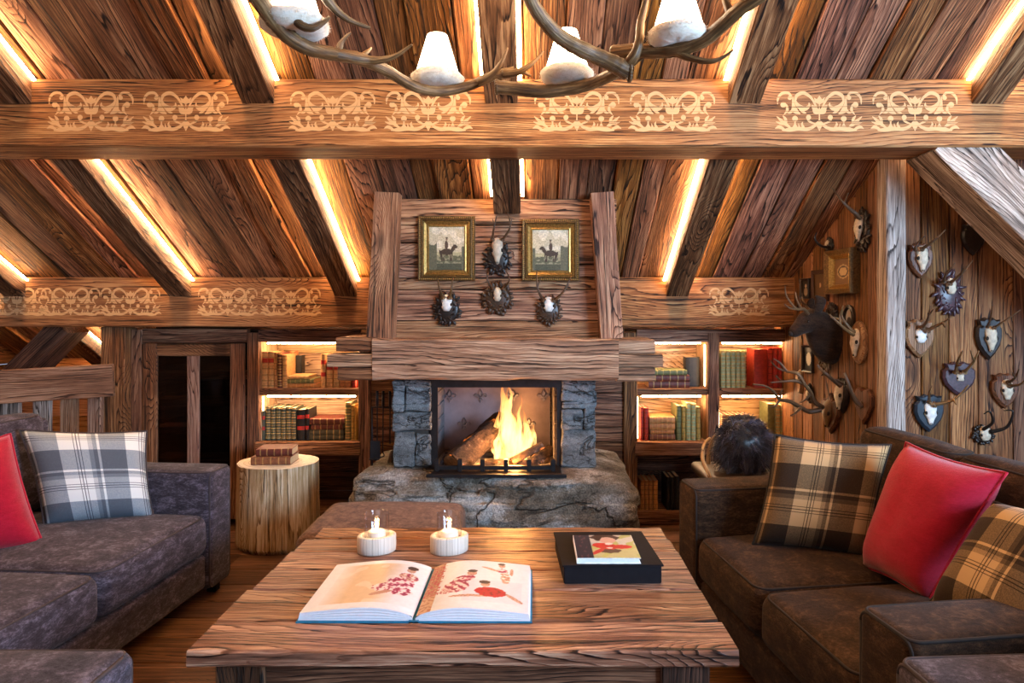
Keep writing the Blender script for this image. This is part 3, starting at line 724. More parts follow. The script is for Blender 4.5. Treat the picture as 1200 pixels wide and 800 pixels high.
# hearth
bm = new_bm(); hx0, hx1, hy0, hy1, hz = -.86, .47, 2.975, 3.70, .475
rbox(bm, hx1-hx0, hy1-hy0, hz, .035, 0, 64)
c = V(((hx0+hx1)/2, (hy0+hy1)/2, hz/2))
for v in bm.verts:
    p = v.co+c; k = 1 if p.z > .05 else 0
    fx = (p.x-c.x)/((hx1-hx0)/2); top = p.z > hz-.075
    ledge = math.floor((p.z+.02*mn.noise(p*3))/.075)
    d = V((0, 0, 0)); d.y = .030*mn.noise(V((p.x*2.5, ledge*3.1, 0)))+.014*mn.noise(p*9)+.009*mn.noise(p*26)+.007*abs(mn.noise(p*55))
    d.x = .03*mn.noise(V((p.y*4, ledge*2.3, 4)))+.010*mn.noise(p*12+V((3, 1, 1)))
    if p.z > hz-.02:
        d.z = .007*mn.noise(p*7)+.003*mn.noise(p*30)
        if p.y > 3.16: d.z *= .3
    if p.z > hz-.1 and p.y < 3.25:                      # chamfered, broken front edge, more on the left
        e = max(0, 1-(p.y-2.975)/(.15 if p.x > -.3 else .24)); d.z -= e*e*(.02 if p.x > -.25 else .05)*(p.z/hz)**4
        if p.x < -.2: d.z -= .018*max(0, mn.noise(V((p.x*6, p.y*14, 1))))*(1 if p.z > hz-.06 else 0)
    if fx > .7: d.z -= .16*(fx-.7)**1.5*(p.z/hz)**3; d.x -= .12*max(0, p.z/hz-.55)*(fx-.7)
    if fx < -.7: d.z -= .10*(-fx-.7)**1.3*(p.z/hz)**3; d.x += .30*max(0, p.z/hz-.5)*(-fx-.7)
    wl_ = max(0, min(1, (.05-p.x)/.5))                 # stepped layers, strongest on the left
    edge = .012*mn.noise(V((p.x*9, p.z*30, 3)))
    if p.z > .435+edge and p.y < 3.15: d.y += wl_*(.13+.04*mn.noise(V((p.x*7, 0, 1))))*max(0, 1-(p.y-2.975)/.18)
    elif p.z > .385+edge and p.y < 3.15: d.y += wl_*(.065+.04*mn.noise(V((p.x*8, 4, 1))))*max(0, 1-(p.y-2.975)/.18)
    elif p.z > .33+edge and p.y < 3.15: d.y += wl_*(.015+.02*mn.noise(V((p.x*8, 9, 1))))
    if abs(p.x-(-.185+.004*mn.noise(p*20))) < .012 and p.y < 3.0: d.y += .012
    # gentle arc of plan at the corners
    d.y += .10*max(0, abs(fx)-.72)**1.2*(1 if p.y < 3.2 else 0)
    v.co = p+d*k
tag(obj('stone_hearth', bm, M_hearth, smooth=True), 'raised rough-hewn granite hearth slab in front of the fire', 'hearth')
# ------------------------------------------------------------------ built-in bookcases and cabinet
YF = 3.85
def fx(px, Y=YF): return (px-VX)*Y/FPX
def fz(py, Y=YF): return CAM_H-(py-VY)*Y/FPX
def part_wbox(parent, name, mat, x0, x1, y0, y1, z0, z1, axis, **k):
    bm = new_bm(); wbox(bm, x0, x1, y0, y1, z0, z1, axis, **k); shift(bm, -parent.location); return obj(name, bm, mat, parent)
def bookcase(label, posts, bays, dark_wall):
    t = thing('bookcase', label, 'bookcase', (fx(sum(posts[0]+posts[-1])/4), YF+.15, 0))
    for (a, b) in posts: part_wbox(t, 'upright', M_mid, fx(a), fx(b), YF, YF+.06, .0, fz(390), 'z', tone=U(.3, .7))
    a, b = fx(posts[0][1]), fx(posts[-1][0])
    part_wbox(t, 'header_board', M_mid, a-.002, b+.002, YF+.004, YF+.05, fz(400.5), fz(386), 'x', tone=.55)
    part_wbox(t, 'plinth', M_mid, a-.002, b+.002, YF+.004, YF+.05, .005, fz(600), 'x', tone=.6)
    part_wbox(t, 'floor_shelf', M_mid, a, b, YF+.01, 4.12, fz(600)-.02, fz(600), 'x', tone=.6)
    for (x0, x1) in bays:
        X0, X1 = fx(x0), fx(x1)
        bm = new_bm(); z = fz(533)
        while z < fz(400):
            wbox(bm, X0, X1, 4.12, 4.14, z, min(z+.14, fz(400))-.003, 'x', seg=.3); z += .14
        shift(bm, -t.location); obj('back_panel', bm, M_pine, t)
        for (u, vv) in ((X0-.012, X0+.004), (X1-.004, X1+.012)): part_wbox(t, 'side_panel', M_pine, u, vv, YF+.03, 4.12, fz(533), fz(400), 'z')
        part_wbox(t, 'shelf', M_mid, X0, X1, YF+.012, 4.12, fz(463.5), fz(455.5), 'x', tone=.6)
        part_wbox(t, 'shelf', M_mid, X0-.012, X1+.012, YF-.014, YF+.03, fz(533), fz(517.5), 'x', tone=.75)
        part_wbox(t, 'shelf_board', M_pine, X0, X1, YF+.032, 4.12, fz(533)+.02, fz(517.5)-.001, 'x')
        for (za, s0) in ((fz(401), .0), (fz(464), .0)):
            bm = new_bm(); box(bm, X0+.03, X1-.03, YF+.045, YF+.055, za-.010, za-.004); shift(bm, -t.location); obj('light_strip', bm, M_niche, t)
        bm = new_bm(); box(bm, X0+.006, X0+.010, YF+.04, YF+.055, fz(515), fz(466)); shift(bm, -t.location); obj('light_strip', bm, M_nichev, t)
        bm = new_bm(); box(bm, X1-.010, X1-.006, YF+.04, YF+.055, fz(453), fz(404)); shift(bm, -t.location); obj('light_strip', bm, M_nichev, t)
    return t
bookcase('built-in bookcase left of the fireplace with one lit bay, above the log table', [(289, 303), (420, 434)], [(303, 420)], 0)
bookcase('built-in bookcase right of the fireplace with two lit bays', [(731, 747), (830, 843), (929, 934)], [(747, 830), (843, 929)], 0)
# glazed cabinet
t = thing('glazed_cabinet', 'glass-fronted wooden cabinet between the railing post and the left bookcase', 'cabinet', (fx(222), YF+.1, 0)); L = t.location
part_wbox(t, 'upright', M_mid, fx(151), fx(166), YF+.0, YF+.05, 0, fz(386), 'z', tone=.3)
part_wbox(t, 'side_board', M_dark, fx(140), fx(151.5), YF+.05, YF+.08, 0, fz(384), 'z')
part_wbox(t, 'header_board', M_mid, fx(166), fx(289), YF+.004, YF+.05, fz(401.5), fz(385), 'x', tone=.3)
d = part_wbox(t, 'door', M_mid, fx(168), fx(185), YF-.012, YF+.02, .04, fz(402.5), 'z', tone=.75)
def sub(name, mat, parent, x0, x1, y0, y1, z0, z1, axis, **k):
    bm = new_bm(); wbox(bm, x0, x1, y0, y1, z0, z1, axis, **k); shift(bm, -L); return obj(name, bm, mat, parent)
sub('door_rail', M_mid, d, fx(185.3), fx(270), YF-.011, YF+.02, fz(417), fz(402.5), 'x', tone=.35)
sub('door_rail', M_mid, d, fx(185.3), fx(270), YF-.011, YF+.02, .04, .14, 'x', tone=.35)
sub('door_stile', M_mid, d, fx(270.3), fx(286.5), YF-.012, YF+.02, .04, fz(402.5), 'z', tone=.45)
sub('door_mullion', M_rail, d, fx(220), fx(234), YF-.010, YF+.02, .14, fz(417), 'z', tone=.7)
for (a, b) in ((185, 220), (234, 270)):
    bm = new_bm(); box(bm, fx(a), fx(b), YF+.002, YF+.008, .14, fz(417)); shift(bm, -L); obj('pane', bm, M_dglass, d)
bm = new_bm(); box(bm, fx(166), fx(289), 4.10, 4.12, .02, fz(388)); shift(bm, -L); obj('back_panel', bm, M_black, t)
for pz in (438, 470, 503, 540): part_wbox(t, 'shelf', M_mid, fx(168), fx(287), YF+.08, 4.1, fz(pz+8), fz(pz), 'x', tone=.5)

# ------------------------------------------------------------------ books
def book(name, label, x, y, z, th, h, dp, color, kind='plain', lab=None, group=None, flat=False, rot=0, lean=0, front=False):
    """th along x, h up, dp back from the spine; spine faces the room. flat: lies on its side"""
    t = thing(name, label, 'book', (x, y, z), group, rot)
    bm = new_bm(); cl = bm.verts.layers.float_color['col']
    def col(n0, c):
        for v in list(bm.verts)[n0:]: v[cl] = (*c, 1)
    def bx(a, b, c_, d_, e, f, c, bev=0):
        n0 = len(bm.verts); box(bm, a, b, c_, d_, e, f, 0); col(n0, c)
    cv = .0022
    gold = (.62, .40, .13)
    bx(-th/2, -th/2+cv, 0, dp, 0, h, color); bx(th/2-cv, th/2, 0, dp, 0, h, color)
    # rounded spine
    n0 = len(bm.verts); n = 6; k = 9
    hs = [i/k for i in range(k+1)]
    rows = []
    for hh in hs:
        rows.append([bm.verts.new((-th/2*math.cos(PI*i/n), -.006*math.sin(PI*i/n), hh*h)) for i in range(n+1)])
    for i in range(k):
        for j in range(n): bm.faces.new((rows[i][j], rows[i][j+1], rows[i+1][j+1], rows[i+1][j]))
    col(n0, color)
    def band(z0, z1, c, o=.0008):
        n0 = len(bm.verts); rr = [[bm.verts.new((-(th/2+o*.2)*math.cos(PI*i/n), -(.006+o)*math.sin(PI*i/n)-o*.3, zz)) for i in range(n+1)] for zz in (z0*h, z1*h)]
        for j in range(n): bm.faces.new((rr[0][j], rr[0][j+1], rr[1][j+1], rr[1][j]))
        col(n0, c)
    if flat and kind in ('bands', 'gilt'):
        for zz in (.10, .28, .48, .68, .86): band(zz, zz+.03, tuple((a+b)/2 for a, b in zip(gold, color)), .0012)
    elif kind in ('bands', 'gilt'):
        for zz in (.05, .19, .35, .52, .68, .84, .95):
            band(zz, zz+(.02 if kind == 'bands' else .035), gold if kind == 'gilt' else tuple(c*.45 for c in color), .0016)
        if kind == 'gilt':
            for zz in (.10, .26, .43, .58, .75): band(zz, zz+.05, tuple((a+b)/2*.8 for a, b in zip(gold, color)), .001)
    if lab: band(.70, .82, lab, .0018)
    if kind == 'two': band(.70, .82, (.5, .03, .02), .0018); band(.34, .46, (.5, .03, .02), .0018)
    M = Matrix()
    if flat: M = T_(h, 0, th/2) @ Ry(-PI/2)
    if lean: M = Ry(lean)
    xform(bm, M); obj('cover', bm, M_book, t)
    bm = new_bm(); box(bm, -th/2+cv, th/2-cv, .001, dp-.004, .003, h-.003); xform(bm, M); obj('page_block', bm, M_pagel, t)
    return t
NUM = ['first', 'second', 'third', 'fourth', 'fifth', 'sixth', 'seventh', 'eighth', 'ninth', 'tenth', 'eleventh', 'twelfth', 'thirteenth', 'fourteenth']
def cname(c):
    return {TAN: 'tan', CRM: 'cream', ORG: 'orange-brown', DBR: 'dark red-brown', BLK: 'black', GRN: 'olive green', DGR: 'dark green gilt', RED: 'red', BRN: 'brown', YEL: 'yellow ochre', PGR: 'pale green'}[c]
TAN = (.50, .22, .07); CRM = (.66, .36, .14); ORG = (.48, .17, .05); DBR = (.14, .03, .018); BLK = (.015, .013, .012); GRN = (.17, .17, .06)
DGR = (.075, .075, .045); RED = (.42, .035, .015); BRN = (.24, .09, .04); YEL = (.50, .30, .06); PGR = (.42, .45, .22)
def row(shelf, group, ybase, specs, y0=3.895):
    """specs: (px0, px1, pytop, colour, kind, label colour)"""
    z = fz(ybase)
    for i, (a, b, top, c, kd, lb) in enumerate(specs):
        X0, X1 = (a-VX)*y0/FPX, (b-VX)*y0/FPX; h = CAM_H-(top-VY)*y0/FPX-z
        book('book', f'{NUM[i]} upright book from left {shelf}, {cname(c)}'+(', red label' if lb else ''), (X0+X1)/2, y0, z+.001, (X1-X0)*.95, h, U(.13, .16), c, kd, lb, group)
def stack(shelf, group, ybase, x0, x1, items, y0=3.895):
    z = fz(ybase)+.001; n = len(items); NN = ['lowest', 'second from the bottom', 'third from the bottom', 'top']
    if n == 3: NN = ['lowest', 'middle', 'top']
    for i, (th_px, c, kd, dx0, dx1) in enumerate(items):
        th = th_px*y0/FPX; X0, X1 = (x0+dx0-VX)*y0/FPX, (x1+dx1-VX)*y0/FPX
        book('book', f'{NN[i]} book of lying stack {shelf}, {cname(c)}', X0, y0, z, th, X1-X0, .15, c, kd, None, group, flat=True); z += th+.0006
RL = (.45, .03, .015)
row('on upper shelf, left bookcase', 'old books on upper shelf of left bookcase', 455.5,
    [(306.5, 314, 412, CRM, 'bands', RL), (314.3, 321, 412, CRM, 'bands', RL), (321.5, 324.8, 413, TAN, 'bands', None), (325.2, 330.6, 413.5, DBR, 'gilt', None), (331, 336.6, 416, CRM, 'bands', None)])
stack('on upper shelf, left bookcase', 'old books on upper shelf of left bookcase', 455.5, 337, 368, [(5, TAN, 'gilt', 0, 4), (5, GRN, 'bands', 0, 0), (4, CRM, 'plain', 1, -6)])
book('book', 'plain orange-brown book standing behind lying stack, upper shelf of left bookcase', (341-VX)*4.03/FPX, 4.03, fz(455.5)+.001, .045, .20, .06, ORG, 'plain', None, 'old books on upper shelf of left bookcase')
book('book', 'thin black book standing behind the lying stack, upper shelf of left bookcase', (350-VX)*4.03/FPX, 4.03, fz(455.5)+.001, .035, .175, .06, BLK, 'plain', None, 'old books on upper shelf of left bookcase')
row('at right end, upper shelf, left bookcase', 'old books on upper shelf of left bookcase', 455.5,
    [(376, 382, 415, CRM, 'two', None), (382.5, 390, 424, CRM, 'bands', RL), (391, 397.5, 424, CRM, 'bands', RL), (398, 403.5, 424, TAN, 'bands', None), (404, 411.5, 426, TAN, 'bands', RL), (412, 417.5, 430, RED, 'bands', None)])
row('on lower shelf, left bookcase', 'leather volumes on lower shelf of left bookcase', 517.5,
    [(306.5, 310.8, 481, DGR, 'two', None)]+[(311.3+6.0*i, 316.9+6.0*i, 477+(i % 2)*.6, DGR, 'gilt', None) for i in range(6)]+[(347.8, 357.5, 480, BLK, 'two', None), (358, 362.5, 479, BLK, 'two', None)])
stack('on lower shelf, left bookcase', 'leather volumes on lower shelf of left bookcase', 517.5, 363, 403, [(6, DGR, 'gilt', 0, 0), (6, DGR, 'gilt', 0, 0), (6, DBR, 'gilt', 2, -1), (7, DBR, 'gilt', 0, 1)])
row('at right end, lower shelf, left bookcase', 'leather volumes on lower shelf of left bookcase', 517.5, [(404.5, 411, 472, GRN, 'gilt', None), (411.4, 415, 475, YEL, 'bands', None), (415.3, 418, 477, YEL, 'plain', None)])
stack('on upper shelf right of mantel', 'books in the bay right of the mantel', 455.5, 760, 808, [(7.5, DBR, 'gilt', 0, 0), (7.2, DBR, 'gilt', 2, 0), (5.8, GRN, 'bands', 5, -3)])
book('book', 'large black book standing alone beside the lying stack right of the mantel', (811-VX)*3.97/FPX, 3.96, fz(455.5)+.001, .082, .17, .06, BLK, 'plain', None, 'books in the bay right of the mantel')
row('on lower shelf right of mantel', 'books in the bay right of the mantel', 517.5, [(750, 754, 477, RED, 'bands', None), (754.5, 760, 478, RED, 'bands', None)])
stack('on lower shelf right of mantel', 'books in the bay right of the mantel', 517.5, 761, 791, [(7, BRN, 'gilt', 0, 0), (5, TAN, 'bands', 1, -1), (7, TAN, 'bands', 0, 0), (8, TAN, 'gilt', 0, 0)])
row('beside the four-book stack right of mantel', 'books in the bay right of the mantel', 517.5, [(792.5, 798.5, 475, GRN, 'bands', None), (799, 803.5, 476, YEL, 'bands', None), (804, 809.5, 472, PGR, 'gilt', None), (810, 815.5, 473, PGR, 'gilt', None), (816, 821, 477, YEL, 'bands', None)])
row('in dark bottom bay right of hearth', 'books in the dark bottom bay', 600, [(750.5, 755, 563, TAN, 'bands', None), (755.5, 760, 563, TAN, 'bands', None), (760.5, 765, 563, TAN, 'bands', None), (765.5, 771, 563, TAN, 'bands', None), (781, 785.5, 559, BLK, 'bands', None), (786, 790.5, 559, BLK, 'bands', None), (791, 796, 558, BLK, 'bands', None)])
row('on upper shelf of rightmost bay', 'books on upper shelf of the rightmost bay', 455.5, [(844.5+5.9*i, 850.0+5.9*i, 411, PGR, 'gilt', None) for i in range(5)]+[(883, 899.5, 409, RED, 'plain', None)]+[(900+5.6*i, 905.2+5.6*i, 407.5, RED, 'two' if i else 'bands', None) for i in range(4)])
row('on lower shelf of rightmost bay', 'books on lower shelf of the rightmost bay', 517.5, [(845+5.8*i, 850+5.8*i, 486, TAN if i % 2 else BRN, 'gilt', None) for i in range(6)]+[(899, 908, 473, GRN, 'plain', None), (908.5, 914.5, 474, PGR, 'gilt', None), (915, 921.5, 474, PGR, 'gilt', None)])

# ------------------------------------------------------------------ log table with two books
t = thing('log_table', 'upright debarked log used as a side table, left of the hearth', 'side table', (-1.335, 3.57, 0))
bm = new_bm(); n0 = 0; prof = []
NZ, NS = 16, 48; rings = []; gc = bm.verts.layers.float_vector['gc']; tn = bm.verts.layers.float['tone']
for i in range(NZ+1):
    z = .425*i/NZ; ring = []
    for k in range(NS):
        a = 2*PI*k/NS; q = V((math.cos(a), math.sin(a), 0))
        r = .196+.010*math.cos(a*2+.6)+.006*mn.noise(q*2.2+V((0, 0, z*1.5)))+.004*mn.noise(q*9+V((0, 0, z*3)))+.008*(1-z/.425)
        if i == 0: r -= .01
        v = bm.verts.new((q.x*r, q.y*r, z)); v[gc] = (z+3, a*.2, r); v[tn] = .5; ring.append(v)
    rings.append(ring)
for i in range(NZ):
    for k in range(NS): bm.faces.new((rings[i][k], rings[i][(k+1) % NS], rings[i+1][(k+1) % NS], rings[i+1][k]))
bm.faces.new(list(reversed(rings[0]))); obj('trunk', bm, M_bark, t, True)
bm = new_bm(); gc = bm.verts.layers.float_vector['gc']; tn = bm.verts.layers.float['tone']; pr = None
c0 = bm.verts.new((0, 0, .426)); c0[gc] = (0, 0, 0)
for j in range(1, 9):
    ring = []
    for k in range(NS):
        a = 2*PI*k/NS; q = V((math.cos(a), math.sin(a), 0)); r = (.196+.010*math.cos(a*2+.6)+.006*mn.noise(q*2.2+V((0, 0, .64)))+.004*mn.noise(q*9+V((0, 0, 1.27)))+.001)*j/8
        v = bm.verts.new((q.x*r, q.y*r, .4262-(.002 if j == 8 else 0))); v[gc] = (0.3, r*.45, a*.004); v[tn] = 1; ring.append(v)
    for k in range(NS):
        if pr: bm.faces.new((pr[k], ring[k], ring[(k+1) % NS], pr[(k+1) % NS]))
        else: bm.faces.new((c0, ring[k], ring[(k+1) % NS]))
    pr = ring
obj('cut_face', bm, M_birch, t, True)
book('book', 'lower brown book of the pair lying on the log table', -1.435, 3.47, .4275, .040, .20, .14, BRN, 'bands', None, 'books on the log table', flat=True, rot=.03)
book('book', 'upper dark red book of the pair lying on the log table', -1.415, 3.485, .4685, .036, .18, .13, DBR, 'bands', None, 'books on the log table', flat=True, rot=.10)

# ------------------------------------------------------------------ coffee table
ZT = .46
t = thing('coffee_table', 'large low table of thick reclaimed planks between the two sofas', 'table', (-.15, 1.95, 0)); L = t.location
bm = new_bm(); ys = [1.518, 1.668, 1.852, 1.995, 2.15, 2.27, 2.385]
for i in range(6):
    e = U(-.012, .012) if i else 0; k = (ys[i]-1.518)/.867
    wbox(bm, -.772+.034*k+e, .452-.006*k+U(-.006, .006), ys[i], ys[i+1]-.0035, ZT-.038, ZT-U(0, .0015), 'x', tone=[.85, .35, .55, .7, .75, .8][i], wav=.0016, ch=.005, seg=.06)
shift(bm, -L); obj('tabletop', bm, M_table, t)
for (x0, x1, y0, y1) in ((-.70, .38, 1.56, 1.60), (-.70, .38, 2.28, 2.32)):
    part_wbox(t, 'apron', M_dark, x0, x1, y0, y1, .28, ZT-.039, 'x')
for (x0, x1) in ((-.70, -.66), (.34, .38)): part_wbox(t, 'apron', M_dark, x0, x1, 1.6, 2.28, .28, ZT-.039, 'y')
for (x, y) in ((-.665, 1.60), (.345, 1.60), (-.665, 2.29), (.345, 2.29)): part_wbox(t, 'leg', M_dark, x-.055, x+.055, y-.055, y+.055, 0, ZT-.039, 'z')

# open book
t = thing('open_book', 'open hardback with pictures of red-clad figures, blue cover, lying on the coffee table', 'book', (-.29, 1.82, ZT)); L = t.location
bw, bd = .281, .325
def bookM():
    a = V((-.572, 1.657)); b = V((-.008, 1.652)); c = V((-.571, 1.975))
    return a, b-a, c-a
o0, ux, uy = bookM()
def pg(side, s, tt, lay=1.0):
    """side -1/1, s 0 spine .. 1 fore edge, tt 0 front .. 1 back"""
    hgt = .010+lay*(.030*math.sin(min(1, s*1.9+.05)*PI*.5)**.8*(1-s*.62)+.004*math.sin(s*PI))*(1 if s > .0 else 0)
    u = .5+side*.5*(.012+s*.975); p = o0+ux*u+uy*(.008+tt*.984)
    return V((p.x, p.y, ZT+hgt))
def printcol(side, u, v):
    """picture printed on the page; u 0 spine..1 edge, v 0 front..1 back"""
    c = (.80, .81, .86)
    n1 = mn.noise(V((u*30, v*34, side*3))); n2 = mn.noise(V((u*60, v*60, side*5)))
    def el(cx, cy, rx, ry, a=0, rough=.25):
        dx, dy = u-cx, v-cy; ca, sa = math.cos(a), math.sin(a); return ((dx*ca+dy*sa)/rx)**2+((-dx*sa+dy*ca)/ry)**2 < 1+rough*n1
    def cloth(f, ph):                                   # striped pink and crimson cloth
        w_ = math.sin(f+ph+n1*3); return (.34, .02, .07) if w_ > .35 else ((.62, .16, .24) if w_ > -.2 else (.82, .68, .66))
    skin = (.62, .36, .26) if n2 > -.1 else (.42, .20, .13); hair = (.06, .035, .03)
    if side < 0:
        if u < .88 and .10 < v < .92:
            k = max(0, min(1, (.88-u)*5, (u-.22)*5)); t_ = (.70, .50, .31) if mn.noise(V((u*5, v*5, 3))) < .2 else (.74, .60, .45)
            c = tuple(p*(1-k)+q*k for p, q in zip((.78, .77, .80), t_))
        if el(.27, .38, .20, .10, .15): c = cloth(u*70, v*14)                   # spread skirts
        if el(.22, .52, .13, .13, -.3): c = cloth(v*60, u*20)
        if el(.17, .66, .10, .07, .3): c = skin if n1 > 0 else cloth(u*80, 1)
        if el(.17, .80, .045, .05): c = skin
        if el(.165, .85, .055, .04): c = hair
        if el(.36, .29, .11, .028, -.5): c = (.50, .24, .16)
    else:
        c = (.70, .73, .80) if .38 < u < .93 and .14 < v < .56 else c
        if u < .13: c = (.60, .38, .26) if n1 > -.1 else (.42, .18, .12)
        if u < .15 and .3 < v < .95 and n1 > .05: c = (.48, .08, .10)
        if el(.30, .42, .13, .12, .7): c = cloth(u*60+v*60, 0)                  # striped legs
        if el(.36, .58, .12, .07, .5): c = cloth(v*70, 2)
        if el(.43, .70, .05, .05): c = skin
        if el(.43, .75, .05, .03): c = hair
        if el(.22, .34, .06, .05): c = (.82, .72, .70) if n2 > 0 else (.5, .1, .14)
        if el(.47, .24, .21, .022, .06) or el(.86, .24, .13, .022, -.75): c = skin
        if el(.64, .33, .15, .095, -.15): c = (.50, .012, .03) if n1 > -.25 else (.26, .008, .02)
        if el(.58, .48, .045, .05): c = skin
        if el(.57, .52, .055, .035): c = hair
        if el(.76, .66, .045, .15, .12): c = skin if n1 > -.1 else (.80, .74, .70)
        if el(.72, .80, .06, .05): c = cloth(v*50, 1)
        if el(.60, .82, .10, .018, -.45) or el(.82, .78, .018, .08): c = skin
        if el(.715, .91, .035, .04): c = skin
        if el(.71, .945, .042, .025): c = hair
    return (*c, 1)
bm = new_bm()
for (a, b) in ((-.574, -.292), (-.288, -.004)): box(bm, a-.001, b+.001, 1.651, 1.981, ZT+.0005, ZT+.0038)
box(bm, -.302, -.278, 1.651, 1.981, ZT+.0005, ZT+.0055); shift(bm, -L); obj('cover', bm, M_blue, t)
for side in (-1, 1):
    NU, NV = 150, 120; bm = new_bm(); cl = bm.verts.layers.float_color['col']; g_ = [[None]*(NV+1) for _ in range(NU+1)]
    for i in range(NU+1):
        for j in range(NV+1):
            v = bm.verts.new(pg(side, i/NU, j/NV)); v[cl] = printcol(side, i/NU, j/NV); g_[i][j] = v
    for i in range(NU):
        for j in range(NV):
            q = (g_[i][j], g_[i+1][j], g_[i+1][j+1], g_[i][j+1]); bm.faces.new(q if side > 0 else q[::-1])
    shift(bm, -L); obj('printed_page', bm, M_print, t, True)
    bm = new_bm(); NU = 24; lay = 9                        # edges of the page block: layered sheets
    for (tt, rev) in ((0, False), (1, True)):
        rows_ = [[bm.verts.new(V((pg(side, i/NU, tt).x+side*.004*(1-k/lay)*(i/NU), pg(side, i/NU, tt).y+(.0012 if k % 2 else 0)*(1 if tt == 0 else -1), ZT+.004+(pg(side, i/NU, tt).z-ZT-.004)*k/lay-.0002))) for i in range(NU+1)] for k in range(lay+1)]
        for k in range(lay):
            for i in range(NU): bm.faces.new((rows_[k][i], rows_[k][i+1], rows_[k+1][i+1], rows_[k+1][i]))
    rows_ = [[bm.verts.new(V((pg(side, 1, j/8).x+side*.004*(1-k/lay)-(.0008*side if k % 2 else 0), pg(side, 1, j/8).y, ZT+.004+(pg(side, 1, j/8).z-ZT-.004)*k/lay))) for j in range(9)] for k in range(lay+1)]
    for k in range(lay):
        for i in range(8): bm.faces.new((rows_[k][i], rows_[k][i+1], rows_[k+1][i+1], rows_[k+1][i]))
    shift(bm, -L); obj('page_block', bm, M_page, t)

# black box and picture book
t = thing('presentation_box', 'large flat black box at the back right of the coffee table', 'box', (.212, 2.02, ZT)); L = t.location
def skewbox(bm, pts, z0, z1, bev=.002):
    vs = [bm.verts.new((x, y, z)) for z in (z0, z1) for (x, y) in pts]
    fs = [bm.faces.new([vs[i] for i in q]) for q in ((3, 2, 1, 0), (4, 5, 6, 7), (0, 1, 5, 4), (1, 2, 6, 5), (2, 3, 7, 6), (3, 0, 4, 7))]
    bmesh.ops.bevel(bm, geom=list({e for f in fs for e in f.edges}), offset=bev, segments=2, affect='EDGES')
pts = [(.082, 1.882), (.358, 1.886), (.342, 2.165), (.066, 2.160)]
ctr = V((.212, 2.02))
def grow(pts, k): return [tuple(V(p)+(V(p)-ctr).normalized()*k) for p in pts]
bm = new_bm(); skewbox(bm, grow(pts, -.004), ZT+.001, ZT+.049); shift(bm, -L); obj('tray', bm, M_black, t)
bm = new_bm(); skewbox(bm, grow(pts, .003), ZT+.0492, ZT+.0545, .001); shift(bm, -L); obj('lid', bm, M_black, t)
ZB = ZT+.0547
t = thing('picture_book', 'small picture book with red-scarfed portrait cover, lying on the black box', 'book', (.21, 1.98, ZB)); L = t.location
q = [V((.124, 1.892)), V((.297, 1.892)), V((.297, 2.08)), V((.124, 2.08))]
bm = new_bm(); box(bm, .124, .294, 1.894, 2.077, ZB+.002, ZB+.014); shift(bm, -L); obj('page_block', bm, M_page, t)
NU, NV = 70, 76; bm = new_bm(); cl = bm.verts.layers.float_color['col']; g_ = []
for i in range(NU+1):
    rw = []
    for j in range(NV+1):
        u, v_ = i/NU, j/NV; c = (.55, .52, .24) if v_ < .45 else (.62, .58, .50)
        if mn.noise(V((u*5, v_*5, 0))) > .2: c = (.50, .50, .16)
        def el(cx, cy, rx, ry, a=0):
            dx, dy = u-cx, v_-cy; ca, sa = math.cos(a), math.sin(a); return ((dx*ca+dy*sa)/rx)**2+((-dx*sa+dy*ca)/ry)**2 < 1+.3*mn.noise(V((u*14, v_*14, 2)))
        if el(.52, .88, .24, .16): c = (.04, .015, .01)
        if el(.56, .76, .13, .14): c = (.72, .42, .32)
        if el(.55, .30, .18, .10): c = (.10, .05, .03)
        if el(.50, .50, .22, .13, -.3) or el(.74, .47, .2, .09): c = (.62, .03, .02)
        if el(.36, .28, .05, .2, -.7): c = (.55, .04, .03)
        if el(.56, .60, .06, .05) or el(.56, .42, .05, .03): c = (.80, .70, .66)
        if u < .26: c = (.012, .012, .03) if mn.noise(V((u*20, v_*9, 9))) < .25 or not .07 < u < .19 else (.10, .04, .06)
        vtx = bm.verts.new((.1225+.1755*u, 1.8905+.191*v_, ZB+.0162)); vtx[cl] = (*c, 1); rw.append(vtx)
    g_.append(rw)
for i in range(NU):
    for j in range(NV): bm.faces.new((g_[i][j], g_[i+1][j], g_[i+1][j+1], g_[i][j+1]))
shift(bm, -L); obj('cover_picture', bm, M_print, t)
bm = new_bm(); box(bm, .1225, .298, 1.8905, 2.0815, ZB+.0142, ZB+.016); box(bm, .1225, .298, 1.8905, 2.0815, ZB+.0002, ZB+.0018); box(bm, .1205, .124, 1.8905, 2.0815, ZB+.0002, ZB+.016); shift(bm, -L)
obj('cover', bm, M_book, t)

